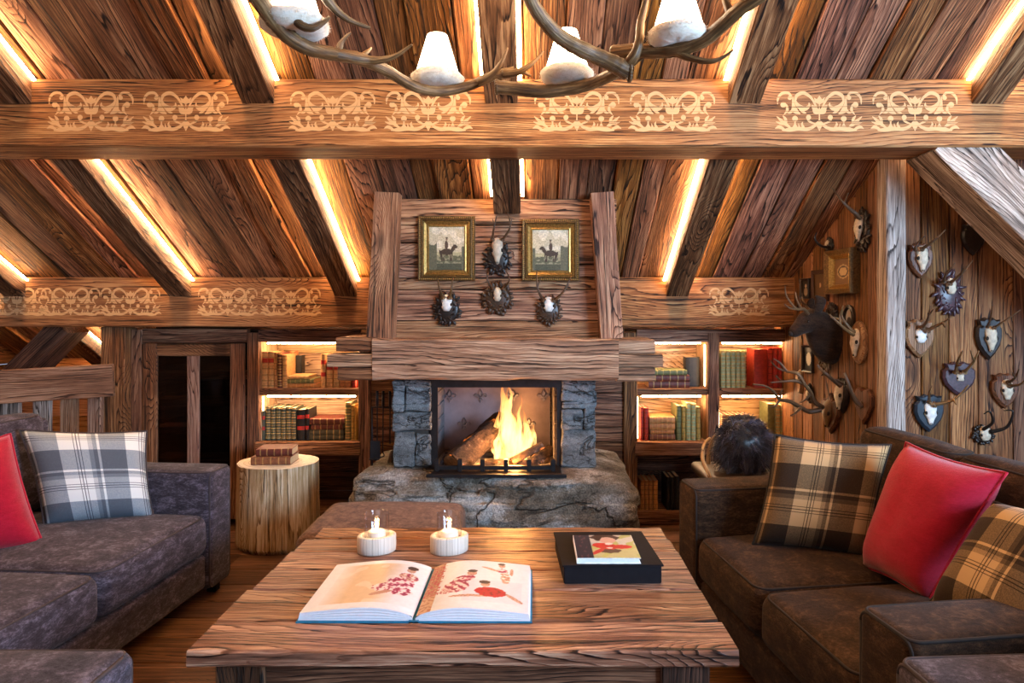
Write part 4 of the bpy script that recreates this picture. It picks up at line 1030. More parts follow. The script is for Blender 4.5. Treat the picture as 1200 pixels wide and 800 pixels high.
# candle holders
for (px, lab) in ((441.5, 'left glass candle holder in an oval pale wood base, on the coffee table'), (526.5, 'right glass candle holder in an oval pale wood base, on the coffee table')):
    Yc = 2.145; Xc = (px-VX)*Yc/FPX
    t = thing('candle_holder', lab, 'candle holder', (Xc, Yc, ZT), 'candle holders on the coffee table', .35)
    bm = new_bm(); lathe(bm, [(.052, 0), (.056, .003), (.057, .02), (.0565, .050), (.054, .053), (.046, .0535), (.044, .050), (.044, .040), (0, .040)], 40, sx=1.06, sy=.86); obj('base', bm, M_birch, t, True)
    bm = new_bm(); lathe(bm, [(.0375, .0405), (.0385, .045), (.0385, .118), (.0392, .1195), (.0385, .121), (.0372, .1195), (.037, .046), (.034, .042)], 32); obj('glass', bm, M_glass, t, True)
    bm = new_bm(); lathe(bm, [(.026, .0408), (.028, .046), (.027, .062), (.022, .066), (.008, .0645), (0, .0645)], 24, jit=.03); c_ = obj('candle', bm, M_wax, t, True)
    bm = new_bm(); tube(bm, [(0, 0, .064), (.001, 0, .072)], .0009, 6); obj('wick', bm, M_black, c_)
    bm = new_bm(); lathe(bm, [(.001, .069), (.0042, .074), (.0046, .079), (.003, .087), (.0008, .096)], 10); obj('flame', bm, M_candle, c_, True)
    point('candle_light', (Xc, Yc, ZT+.088), .28, (1, .55, .22), .008)

# ------------------------------------------------------------------ ottoman, sofas
bm = new_bm(); rbox(bm, .585, .47, .40, .05, .012, 10, lump=.004); shift(bm, (0, 0, .205))
o = obj('seat', bm, M_otto, None, True); t = thing('ottoman', 'low brown plush ottoman between the coffee table and the hearth', 'ottoman', (-.575, 2.685, 0)); o.parent = t
bm = new_bm()
for (x, y) in ((-.22, -.17), (.22, -.17), (-.22, .17), (.22, .17)): pass
for (x, y) in ((-.22, -.17), (.22, -.17), (-.22, .17), (.22, .17)):
    bm = new_bm(); lathe(bm, [(.018, 0), (.02, .03)], 12, (x, y, 0)); obj('foot', bm, M_black, t)
def pipe_loop(bm, pts, r=.004, closed=True, n=4):
    if closed: pts = pts+[pts[0]]
    tube(bm, pts, r, 6)
def rrect(x0, x1, y0, y1, r, n=5):
    out = []
    for (cx, cy, a0) in ((x1-r, y1-r, 0), (x0+r, y1-r, PI/2), (x0+r, y0+r, PI), (x1-r, y0+r, 1.5*PI)):
        for i in range(n+1):
            a = a0+PI/2*i/n; out.append((cx+r*math.cos(a), cy+r*math.sin(a)))
    return out
def sofa(name, label, loc, rot, s, ln, mat, pmat, seats, backs, arm_h=.54, back_h=.72, seat_h=.37, depth=.88, arms=(1, 1), aw=.175):
    """local x*s: from front to back, local -y: towards the camera"""
    t = thing(name, label, 'sofa', loc, None, rot)
    def part(nm, x0, x1, y0, y1, z0, z1, r=.03, crown=0, puff=.0, pipes='top', n=8, par=None):
        X0, X1 = sorted((x0*s, x1*s)); bm = new_bm()
        rbox(bm, X1-X0, y1-y0, z1-z0, r, crown, n, T_((X0+X1)/2, (y0+y1)/2, (z0+z1)/2), puff, .003)
        o = obj(nm, bm, mat, par or t, True)
        if pipes:
            bm = new_bm(); e = r*.28
            def zc(x, y): 
                u = (x-(X0+X1)/2)/((X1-X0)/2); w_ = (y-(y0+y1)/2)/((y1-y0)/2); return max(0, crown*(1-u*u)*(1-w_*w_))
            if 'top' in pipes: pipe_loop(bm, [V((x, y, z1-e+zc(x, y)+.001)) for (x, y) in rrect(X0+e, X1-e, y0+e, y1-e, r)])
            if 'front' in pipes:
                xf = (x0+.0)*s
                pipe_loop(bm, [V((xf+e*s*.9, y, z)) for (y, z) in rrect(y0+e, y1-e, z0+e, z1-e, r)])
            obj('piping', bm, pmat, o, True)
        return o
    g = .003; bt = .14
    if arms[0]: part('arm', 0, depth-bt-g, -aw, 0, .045, arm_h, .026, .008, pipes='topfront')
    if arms[1]: part('arm', 0, depth-bt-g, -ln, -ln+aw, .045, arm_h, .026, .008, pipes='topfront')
    part('back_frame', depth-.14, depth, -ln, 0, .045, back_h-.05, .03, pipes='top')
    a = -aw if arms[0] else 0; b = -ln+(aw if arms[1] else 0)
    part('base', .015, depth-bt-g, b+g, a-g, .06, seat_h-.17, .015, pipes=None)
    for i in range(seats):
        y1 = a+(b-a)*i/seats; y0 = a+(b-a)*(i+1)/seats
        part('seat_cushion', 0.0, depth-bt-g, y0+g, y1-g, seat_h-.168, seat_h, .045, .028, .008)
    for i in range(backs):
        y1 = (b-a)*0+(0-.0)+(-ln)*i/backs; y0 = -ln*(i+1)/backs
        y1 = min(y1, a); y0 = max(y0, b)
        part('back_cushion', depth-.27, depth-.14-g, y0+g, y1-g, seat_h+.004, back_h, .045, .01, .02)
    for (x, y) in ((.05, -.06), (depth-.06, -.06), (.05, -ln+.06), (depth-.06, -ln+.06)):
        bm = new_bm(); box(bm, x*s-.02, x*s+.02, y-.02, y+.02, 0, .05, .003); obj('foot', bm, M_black, t)
    return t
sofa('sofa', 'grey-brown chenille sofa on the left, holding red and blue-grey plaid cushions', (-1.335, 3.02, 0), -math.radians(4), -1, 1.62, M_chen_day, M_pipe, 2, 2, back_h=.785, depth=.98)
sofa('sofa', 'chenille sofa on the right, colour browned for its warmer light, below the antler wall', (.585, 2.755, 0), math.radians(7.8), 1, 1.375, M_chen_warm, M_pipeb, 2, 2, back_h=.765, depth=.92, aw=.185)
# foreground armchairs, seen only at the picture's bottom corners
def armchair(name, label, loc, rot, s):
    t = sofa(name, label, loc, rot, s, .78, M_chen_day, M_pipe, 1, 1, depth=.62, back_h=.72, aw=.17); t['category'] = 'armchair'
armchair('armchair', 'grey chenille armchair at bottom left corner, only its arm top showing', (-.80, 1.375, 0), 0, -1)
armchair('armchair', 'grey chenille armchair at bottom right corner, in front of the right sofa', (.709, 1.345, 0), math.radians(3), 1)

# ------------------------------------------------------------------ cushions
def cushion(label, BL, BR, TL, TR, th, mat, pipem=None, group=None, uv=(1, 1), pinch=.07):
    BL, BR, TL, TR = map(V, (BL, BR, TL, TR)); c = (BL+BR+TL+TR)/4; nrm = (BR-BL).cross(TL-BL).normalized()
    t = thing('cushion', label, 'cushion', c, group); N = 22; bm = new_bm(); gc = bm.verts.layers.float_vector['gc']; sheets = []
    for sg in (1, -1):
        sh = []
        for i in range(N+1):
            rw = []
            for j in range(N+1):
                u, v_ = -1+2*i/N, -1+2*j/N
                pu = u*(1-pinch*(1-v_*v_)*abs(u)**3); pv = v_*(1-pinch*(1-u*u)*abs(v_)**3)
                a, b = (pu+1)/2, (pv+1)/2
                p = BL*(1-a)*(1-b)+BR*a*(1-b)+TL*(1-a)*b+TR*a*b
                h = th*(max(0, (1-u**4))*max(0, (1-v_**4)))**.62*(1-.18*(u*u+v_*v_)/2)
                h += .006*mn.noise(V((u*2.2, v_*2.2, th*50+sg)))*(1-max(abs(u), abs(v_))**6)
                if j == N or i == N or i == 0 or j == 0: h = 0
                q = bm.verts.new(p+nrm*(h*sg)-c) if not (sg == -1 and h == 0) else sheets[0][i][j]
                q[gc] = ((u+1)/2*uv[0], (v_+1)/2*uv[1], 0); rw.append(q)
            sh.append(rw)
        sheets.append(sh)
        for i in range(N):
            for j in range(N):
                q = (sh[i][j], sh[i+1][j], sh[i+1][j+1], sh[i][j+1])
                try: bm.faces.new(q if sg == 1 else q[::-1])
                except ValueError: pass
    edge = [sheets[0][i][0].co.copy() for i in range(N)]+[sheets[0][N][j].co.copy() for j in range(N)]+[sheets[0][i][N].co.copy() for i in range(N, 0, -1)]+[sheets[0][0][j].co.copy() for j in range(N, 0, -1)]
    o = obj('cover', bm, mat, t, True)
    if pipem:
        bm = new_bm(); tube(bm, edge+[edge[0]], .0045, 6); obj('edge_seam', bm, pipem, t, True)
    return t
cushion('blue-grey and white plaid cushion leaning in the corner of the left sofa', P(52, 618, 2.62), P(180, 606, 2.80), P(22, 503, 2.70), P(172, 505, 2.90), .085, M_plg, M_pipe)
cushion('red felt cushion on the left sofa, cut by the picture edge', P(-85, 670, 2.30), P(52, 640, 2.46), P(-100, 530, 2.34), P(12, 508, 2.52), .09, M_red, M_red)
cushion('tan and black plaid cushion leaning at the far end of the right sofa', P(882, 638, 2.42), P(1018, 655, 2.30), P(908, 509, 2.50), P(1044, 521, 2.37), .085, M_plb, M_pipeb)
cushion('bright red felt cushion between the two tan plaid cushions on the right sofa', P(1011, 664, 2.24), P(1088, 706, 1.95), P(1062, 518, 2.24), P(1180, 554, 1.87), .085, M_red, M_red)
cushion('tan and black plaid cushion nearest the camera, right edge of the right sofa', P(1088, 708, 1.78), P(1225, 800, 1.46), P(1165, 588, 1.88), P(1345, 628, 1.48), .085, M_plb, M_pipeb)
# ------------------------------------------------------------------ framed pictures
def frame_mesh(bm, w, h, prof, M):
    """mitred frame; prof = [(inset from outer edge, height out of the wall)]"""
    rings = []; n0 = len(bm.verts)
    for (i, d) in prof:
        rings.append([bm.verts.new((x, -d, z)) for (x, z) in ((-w/2+i, -h/2+i), (w/2-i, -h/2+i), (w/2-i, h/2-i), (-w/2+i, h/2-i))])
    for a, b in zip(rings, rings[1:]):
        for k in range(4): bm.faces.new((a[k], a[(k+1) % 4], b[(k+1) % 4], b[k]))
    xform(bm, M, n0)
def beads(bm, w, h, ins, d, r, step, M):
    n0 = len(bm.verts)
    for (ax, L_, c) in ((0, w-2*ins, -h/2+ins), (0, w-2*ins, h/2-ins), (1, h-2*ins, -w/2+ins), (1, h-2*ins, w/2-ins)):
        n = int(L_/step)
        for i in range(n+1):
            q = -L_/2+L_*i/n; p = (q, -d, c) if ax == 0 else (c, -d, q); ellipsoid(bm, p, (r, r, r), seg=6, nz=4)
    xform(bm, M, n0)
def painted(bm, w, h, M, fn, nu=64, nv=72, d=.004):
    cl = bm.verts.layers.float_color['col']; g_ = []
    for i in range(nu+1):
        rw = []
        for j in range(nv+1):
            u, v_ = i/nu, j/nv; q = bm.verts.new(M @ V((w*(u-.5), -d, h*(v_-.5)))); q[cl] = (*fn(u, v_), 1); rw.append(q)
        g_.append(rw)
    for i in range(nu):
        for j in range(nv): bm.faces.new((g_[i][j], g_[i+1][j], g_[i+1][j+1], g_[i][j+1]))
def rider(flip):
    def f(u, v_):
        if flip: u = 1-u
        k = mn.noise(V((u*5, v_*5, 3+flip*4)))
        c = (.58, .50, .33) if v_ > .42 else (.46, .40, .22)
        if v_ > .5 and k > .05: c = (.72, .64, .48)
        if v_ < .34: c = (.12, .115, .06) if mn.noise(V((u*9, v_*16, 1))) > -.05 else (.30, .27, .16)
        if v_ < .16: c = (.08, .08, .045)
        if (u < .22 and v_ < .62+.2*k) or (u > .92 and v_ < .55): c = (.13, .12, .07)
        def el(cx, cy, rx, ry, a=0):
            dx, dy = u-cx, v_-cy; ca, sa = math.cos(a), math.sin(a); return ((dx*ca+dy*sa)/rx)**2+((-dx*sa+dy*ca)/ry)**2 < 1
        hc = (.06, .035, .02)
        if el(.50, .42, .17, .075): c = hc
        if el(.68, .50, .05, .095, -.6) or el(.74, .55, .065, .035, -.4): c = hc
        for x in (.37, .42, .60, .64):
            if abs(u-x-(v_-.3)*.05) < .014 and .22 < v_ < .42: c = hc
        if el(.33, .38, .03, .09, .3): c = hc
        if el(.49, .58, .05, .10): c = (.09, .05, .03)
        if el(.50, .71, .028, .035): c = (.20, .12, .08)
        if el(.50, .745, .034, .016): c = (.04, .03, .02)
        return c
    return f
def gilt_picture(label, x0, x1, y0, y1, Y, fn, group=None):
    a, b = P(x0, y1, Y), P(x1, y0, Y); w_, h_ = b.x-a.x, b.z-a.z; c = (a+b)/2
    t = thing('framed_painting', label, 'painting', c, group); I = Matrix()
    bm = new_bm(); frame_mesh(bm, w_, h_, [(0, 0), (0, .018), (.004, .024), (.012, .022), (.018, .027), (.024, .018)], I); obj('outer_frame', bm, M_golddk, t)
    bm = new_bm(); beads(bm, w_, h_, .008, .023, .0036, .009, I); obj('bead_moulding', bm, M_gold, t, True)
    bm = new_bm(); frame_mesh(bm, w_-.048, h_-.048, [(0, .018), (.004, .022), (.016, .013), (.022, .015), (.026, .008)], I); obj('inner_frame', bm, M_gold, t)
    bm = new_bm(); painted(bm, w_-.096, h_-.096, I, fn, d=.008); obj('canvas', bm, M_paint, t)
    return t
gilt_picture('gilt-framed painting of a rider on a dark horse, left of the centre trophies', 490.5, 557, 253.5, 329, 3.165, rider(0))
gilt_picture('gilt-framed painting of a rider on a horse, right of the centre trophies', 611.5, 678.5, 257, 329.5, 3.165, rider(1))

# ------------------------------------------------------------------ trophies
SHIELD = [(0, -1), (.35, -.72), (.66, -.35), (.80, .05), (.78, .45), (.62, .62), (.70, .86), (.42, .84), (.22, .95), (0, .86), (-.22, .95), (-.42, .84), (-.70, .86), (-.62, .62), (-.78, .45), (-.80, .05), (-.66, -.35), (-.35, -.72)]
HEART = [(0, -1), (.45, -.55), (.80, .05), (.82, .55), (.55, .90), (.22, .90), (0, .76), (-.22, .90), (-.55, .90), (-.82, .55), (-.80, .05), (-.45, -.55)]
POINT = [(0, -1), (.5, -.55), (.78, .0), (.80, .5), (.60, .66), (.30, .62), (0, 1.0), (-.30, .62), (-.60, .66), (-.80, .5), (-.78, 0), (-.5, -.55)]
OVALO = [(.72*math.sin(2*PI*k/20), math.cos(2*PI*k/20)) for k in range(20)]
def carved(bm, w_, h_, M, lobes=15, seed=0):
    """ornate leafy plaque: a ring of lobes round a thick core"""
    n0 = len(bm.verts)
    prism(bm, [(w_*.40*math.sin(2*PI*k/20), h_*.40*math.cos(2*PI*k/20)) for k in range(20)], Matrix(), .016, .2)
    rnd = random.Random(seed)
    for k in range(lobes+5):                            # outer leaves
        a = 2*PI*k/(lobes+5)+rnd.uniform(-.1, .1); r = rnd.uniform(.88, 1.06); s_ = rnd.uniform(.8, 1.25)
        ellipsoid(bm, (w_*.40*r*math.sin(a), -.008, h_*.42*r*math.cos(a)), (w_*.055*s_, .007, h_*.10*s_), Ry(a+rnd.uniform(-.7, .7)), 8, 6, .5, 9)
    for k in range(lobes):                              # inner scrolls
        a = 2*PI*k/lobes+rnd.uniform(-.2, .2); r = rnd.uniform(.8, 1.1)
        ellipsoid(bm, (w_*.29*r*math.sin(a), -.016, h_*.31*r*math.cos(a)), (w_*.035, .006, h_*.075), Ry(a+rnd.choice((-.9, .9))), 8, 5, .4, 9)
    xform(bm, M, n0)
SK = [(.50, .06, .05, .03), (.46, .24, .16, .07), (.34, .36, .25, .12), (.20, .40, .28, .15), (.08, .38, .28, .16), (-.02, .42, .26, .17), (-.10, .40, .24, .16), (-.18, .30, .20, .15), (-.28, .21, .16, .13), (-.38, .165, .13, .11), (-.46, .13, .10, .09), (-.50, .05, .05, .08)]
def skull_mesh(bm, M, h, wf=1.0, cut=-.5, white=0, soc=True):
    """roe skull seen from the front: z up the forehead, nose down, y towards the room"""
    n0 = len(bm.verts); rings = []; seg = 16
    rows_ = [r for r in SK if r[0] >= cut]
    for (z, rx, ry, oy) in rows_:
        ring = []
        for k in range(seg):
            a = 2*PI*k/seg; x = rx*math.cos(a)*h*wf*.5*1.15; y = -(oy+ry*math.sin(a)*.9)*h*.6
            if -.14 < z < .1 and abs(math.cos(a)) > .6: x *= .93
            ring.append(bm.verts.new((x, y, z*h)))
        rings.append(ring)
    for a_, b_ in zip(rings, rings[1:]):
        for k in range(seg): bm.faces.new((a_[k], b_[k], b_[(k+1) % seg], a_[(k+1) % seg]))
    bm.faces.new(rings[0]); bm.faces.new(list(reversed(rings[-1])))
    nf = len(bm.faces)
    if soc:
        for s_ in (1, -1):
            ellipsoid(bm, (s_*.185*h*wf, -.155*h, .0*h), (.065*h, .05*h, .075*h), None, 10, 6)
            if cut < -.4: ellipsoid(bm, (s_*.028*h, -.10*h, -.44*h), (.018*h, .03*h, .05*h), None, 8, 5)
        bm.faces.ensure_lookup_table()
        for f in bm.faces[nf:]: f.material_index = 1
    xform(bm, M, n0)
def trophy(label, base, rot, plaque=None, skull=None, antlers=(), amat=None, cat='trophy', group=None, name='antler_trophy'):
    """base: point on the wall; rot about z (0 faces the camera); antlers: (points, r0, r1) as world points"""
    t = thing(name, label, cat, base, group); M = Rz(rot)
    if plaque:
        kind, w_, h_, mat = plaque[:4]; bm = new_bm(); oz = plaque[4] if len(plaque) > 4 else 0; tilt = plaque[5] if len(plaque) > 5 else 0
        Mp = M @ T_(0, 0, oz) @ Ry(tilt)
        if kind == 'carved': carved(bm, w_, h_, Mp, seed=int(abs(base[0]*1000)))
        else:
            pts = [(x*w_/2/.8, z*h_/2) for x, z in {'shield': SHIELD, 'heart': HEART, 'point': POINT, 'oval': OVALO}[kind]]; prism(bm, pts[::-1], Mp, .020, .13)
        obj('plaque', bm, mat, t, kind == 'carved')
    if skull:
        h_, wf, oz, mat = skull[:4]; cut = skull[4] if len(skull) > 4 else -.5; bm = new_bm()
        skull_mesh(bm, M @ T_(0, -.014, oz) @ Rx(-.12), h_, wf, cut); obj('skull', bm, [mat, M_socket], t, True)
    for grp in antlers:
        bm = new_bm()
        for (pts, r0, r1) in grp: horn(bm, [V(p)-V(base) for p in pts], r0, r1, 5, 8, .06)
        obj('antler', bm, amat or M_antd, t, True)
    return t
BW = 3.162                                            # face of the chimney cladding
def wl(px, py, out=0, Y=BW): return P(px, py, Y-out)
def roe(Y, base, mid, tip, tines=(), r=.008, out=(.03, .06, .05), r1=.002):
    """one antler from pixel places, protruding by out"""
    b, m, e = P(*base, Y-out[0]), P(*mid, Y-out[1]), P(*tip, Y-out[2]); L_ = [([b, m, e], r, r1)]
    burr = b+(m-b).normalized()*.006
    L_.append(([b, burr], r*1.7, r*1.3))
    for (f, tp) in tines:
        q = b.lerp(m, f*2) if f < .5 else m.lerp(e, f*2-1); L_.append(([q, q.lerp(P(*tp, Y-out[2]-.01), .5)+V((0, 0, -.003)), P(*tp, Y-out[2]-.01)], r*.7, .0015))
    return L_
trophy('tall roebuck skull trophy on black carved plaque, between the two gilt paintings', wl(583, 296), 0, ('carved', .135, .165, M_carved, -.028), (.125, .92, .006, M_bone),
       [roe(BW, (577, 280), (579, 266), (582, 253), [(.6, (577, 256))], .0065), roe(BW, (589, 281), (598, 265), (594, 247), [(.5, (600, 255))], .0065)])
trophy('small skull cap on square brown carved plaque, below the central trophy', wl(583, 350), 0, ('carved', .155, .155, M_carvedb), (.085, 1.0, .012, M_bone, -.3),
       [roe(BW, (578, 338), (571, 328), (573, 318), [], .007), roe(BW, (590, 338), (597, 328), (593, 317), [], .007)])
trophy('white skull with two stubby antlers on black carved plaque, below the left painting', wl(524, 362), 0, ('carved', .14, .165, M_carved), (.10, 1.1, .018, M_bonew, -.3),
       [roe(BW, (519, 349), (515, 338), (513, 326), [], .0085), roe(BW, (527, 349), (529, 338), (531, 325), [], .0085)], M_antl)
trophy('white skull with wide-spread dark antlers on carved plaque, below the right painting', wl(643, 364), 0, ('carved', .125, .145, M_carvedb), (.09, 1.2, .02, M_bonew, -.28),
       [roe(BW, (637, 352), (630, 338), (629, 317), [(.55, (634, 324))], .0075), roe(BW, (649, 352), (660, 342), (669, 325), [(.6, (667, 333))], .0085)])

# right-hand wall facing the room
RW = 2.915
def rw(px, py): return P(px, py, RW)
def rtroph(label, px, py, plaque, skull, ants, amat=None, turn=.35):
    return trophy(label, rw(px, py), turn*0, plaque, skull, ants, amat)
O2 = (.04, .09, .13)
rtroph('roe skull with long muzzle on reddish shield, topmost beside the pale post', 1077, 305, ('shield', .105, .155, M_shieldr), (.115, .95, .005, M_bone), [roe(RW, (1080, 292), (1094, 282), (1108, 269), [], .0075, O2), roe(RW, (1073, 292), (1074, 286), (1084, 276), [], .006, O2)])
rtroph('small skull on ornate plum-coloured carved plaque, below and right of the topmost trophy', 1111, 344, ('carved', .13, .20, M_carvedp), (.09, 1.05, .022, M_bone, -.35), [roe(RW, (1113, 332), (1126, 321), (1140, 305), [(.5, (1130, 312))], .008, O2), roe(RW, (1106, 330), (1108, 322), (1119, 308), [], .007, O2)])
rtroph('white skull with short forked antlers on tan wooden shield, beside the pale post', 1076, 396, ('shield', .125, .17, M_shieldt), (.085, 1.25, .004, M_bonew, -.3), [roe(RW, (1081, 384), (1087, 374), (1090, 358), [(.7, (1094, 362))], .008, O2), roe(RW, (1087, 387), (1103, 379), (1114, 372), [(.6, (1108, 384))], .009, O2)])
rtroph('skull with two thin straight antlers on black shield, near the right picture edge', 1157, 396, ('shield', .11, .185, M_carved), (.115, .95, -.002, M_bone), [roe(RW, (1157, 383), (1161, 372), (1163, 357), [], .005, O2), roe(RW, (1165, 384), (1180, 374), (1196, 363), [], .006, O2)])
rtroph('skull with upright pale forked antlers on dark violet shield, centre of the wall', 1122, 443, ('shield', .14, .15, M_carvedp), (.06, 1.2, .0, M_bone, -.25), [roe(RW, (1120, 436), (1122, 424), (1128, 411), [(.35, (1127, 427))], .0075, O2, .003), roe(RW, (1130, 436), (1140, 425), (1147, 411), [(.6, (1137, 410))], .0075, O2, .003)], M_antl)
rtroph('white skull with one long antler on blue-black shield, just above the sofa back', 1087, 483, ('shield', .125, .165, M_shieldb), (.10, 1.15, .0, M_bonew), [roe(RW, (1089, 471), (1089, 461), (1092, 452), [], .006, O2), roe(RW, (1095, 474), (1118, 468), (1135, 451), [(.5, (1121, 474))], .0085, O2, .003)], M_antl)
rtroph('skull on dark brown shield at the right picture edge, above the chamois horns', 1176, 457, ('shield', .115, .155, M_shieldr), (.10, 1.1, .0, M_bone, -.4), [roe(RW, (1182, 448), (1190, 442), (1194, 432), [(.5, (1186, 436))], .007, O2), roe(RW, (1184, 452), (1196, 450), (1206, 440), [], .007, O2)])
def hook(Y, base, p1, p2, p3, r=.008): return [([P(*base, Y-.03), P(*p1, Y-.07), P(*p2, Y-.10), P(*p3, Y-.08)], r, .0018)]
rtroph('chamois skull with black hooked horns above the right sofa back', 1151, 509, ('carved', .11, .085, M_carved), (.08, 1.3, .0, M_bone, -.3), [hook(RW, (1152, 503), (1163, 495), (1160, 482), (1153, 485)), hook(RW, (1160, 506), (1180, 500), (1187, 482), (1176, 481), .009)], M_hornb)
rtroph('black pointed plaque half hidden behind the diagonal brace', 1139, 280, ('shield', .10, .14, M_carved), None, [])

# side wall: local frame faces -x
SR = -PI/2+.084
def strophy(label, px, py, plaque, skull, ants, amat=None, cat='trophy', name='antler_trophy'):
    return trophy(label, sideP(px, py, .002), SR, plaque, skull, ants, amat, cat, None, name)
def sa(pts, r0, r1):                                  # antler points given as (px, py, how far out of the side wall the point stands)
    out = []
    for (px, py, o) in pts:
        Y = 3.3
        for _ in range(12): Y = (1.746-.0843*Y-o)*FPX/(px-VX) if False else Y
        # point on the line of sight whose distance from the wall is o
        Y = (1.746-o)/((px-VX)/FPX+.0843); out.append(P(px, py, Y))
    return (out, r0, r1)
strophy('dark chamois head with one black hooked horn, high on the side wall under the roof', 974, 288, ('carved', .07, .09, M_carved), (.06, 1.1, .0, M_bone, -.3), [[sa([(972, 290, .04), (962, 288, .10), (955, 280, .14), (957, 272, .13)], .009, .002)]], M_hornb)
strophy('roe skull on black plaque near the roof line, antlers reaching up-left', 1013, 270, ('carved', .12, .20, M_carved), (.12, 1.0, .01, M_bone), [[sa([(1006, 255, .05), (996, 245, .10), (987, 236, .14), (975, 220, .16)], .009, .002), sa([(994, 243, .11), (990, 238, .10), (994, 226, .10)], .006, .002)], [sa([(1008, 256, .04), (1001, 248, .08), (992, 240, .09)], .009, .003)]])
def side_frame(label, x0, x1, y0, y1, dep, om, im, fn=None, oval=False, prof=None, cat='picture'):
    c = sideP((x0+x1)/2, (y0+y1)/2); Ya, Yb = side_Y(x0), side_Y(x1); w_ = (sideP(x1, 0)-sideP(x0, 0)); w_ = math.hypot(w_.x, w_.y); h_ = (y1-y0)*c.y/FPX
    t = thing('framed_picture', label, cat, c); M = Rz(SR)
    bm = new_bm()
    if oval:
        pr = [(0, 0), (0, dep), (.012, dep+.004), (.020, dep*.5)]; rings = []
        for (i, d_) in pr: rings.append([bm.verts.new(M @ V(((w_/2-i)*math.cos(2*PI*k/28), -d_, (h_/2-i)*math.sin(2*PI*k/28)))) for k in range(28)])
        for a_, b_ in zip(rings, rings[1:]):
            for k in range(28): bm.faces.new((a_[k], a_[(k+1) % 28], b_[(k+1) % 28], b_[k]))
        obj('frame', bm, om, t)
        bm = new_bm(); cl = bm.verts.layers.float_color['col']; pr_ = None
        for j in range(0, 13):
            if j == 0: pr_ = [bm.verts.new(M @ V((0, -dep*.5, 0)))]; pr_[0][cl] = (*fn(.5, .5), 1); continue
            rg = []
            for k in range(28):
                x, z = (w_/2-.02)*j/12*math.cos(2*PI*k/28), (h_/2-.02)*j/12*math.sin(2*PI*k/28); q = bm.verts.new(M @ V((x, -dep*.5, z))); q[cl] = (*fn(.5+x/w_, .5+z/h_), 1); rg.append(q)
            for k in range(28):
                k2 = (k+1) % 28
                bm.faces.new((pr_[0], rg[k], rg[k2]) if j == 1 else (pr_[k], rg[k], rg[k2], pr_[k2]))
            pr_ = rg
        obj('picture', bm, M_print, t); return t
    fw = prof or .022
    frame_mesh(bm, w_, h_, [(0, 0), (0, dep), (fw*.2, dep+.004), (fw, dep*.75)], M); obj('frame', bm, om, t)
    if im:
        bm = new_bm(); frame_mesh(bm, w_-2*fw, h_-2*fw, [(0, dep*.75), (.008, dep*.85), (.02, dep*.45), (.022, dep*.3)], M); obj('inner_frame', bm, im, t)
        ins = fw+.022
    else: ins = fw
    bm = new_bm(); painted(bm, w_-2*ins+.002, h_-2*ins+.002, M, fn, 24, 30, dep*.3); obj('picture', bm, M_print, t)
    return t
def medal(bg, fg, rx=.16, ry=.24, cx=.5, cy=.5, ring=True):
    def f(u, v_):
        d = ((u-cx)/rx)**2+((v_-cy)/ry)**2
        if d < .55: return fg
        if d < 1 and ring: return (.05, .03, .015)
        if d < 1.5 and ring: return tuple(x*.8 for x in fg)
        return bg
    return f
def bust(bg, coat, skin):
    def f(u, v_):
        if ((u-.5)/.13)**2+((v_-.66)/.11)**2 < 1: return skin
        if ((u-.5)/.24)**2+((v_-.30)/.24)**2 < 1: return coat
        return bg
    return f
side_frame('deep gilt box frame around a small medallion, largest frame on the side wall', 975.5, 1007, 292, 344, .045, M_golddk, M_gold, medal((.16, .075, .022), (.50, .34, .16), .30, .22), prof=.022)
side_frame('flat brown frame with a pale crescent-shaped miniature, left of the deep gilt frame', 953.5, 972, 316, 353, .014, M_mid, None, medal((.10, .05, .02), (.55, .36, .18), .10, .14, .45, .52, False))
side_frame('small black frame with a pale silhouette, furthest left at the roof corner', 939.5, 950.5, 326, 350, .012, M_carved, None, bust((.03, .02, .015), (.40, .28, .17), (.55, .42, .28)), prof=.012)
side_frame('small oval portrait of a person in dark clothes, above the tan skull shield', 990, 1003, 357, 388, .012, M_carved, None, bust((.42, .40, .36), (.03, .025, .02), (.50, .38, .28)), oval=True)
side_frame('black rectangular frame with a cream oval picture, beside the right bookcase', 942.5, 954.5, 405, 436, .014, M_carved, None, medal((.015, .01, .01), (.66, .60, .48), .36, .40, ring=False), prof=.010)

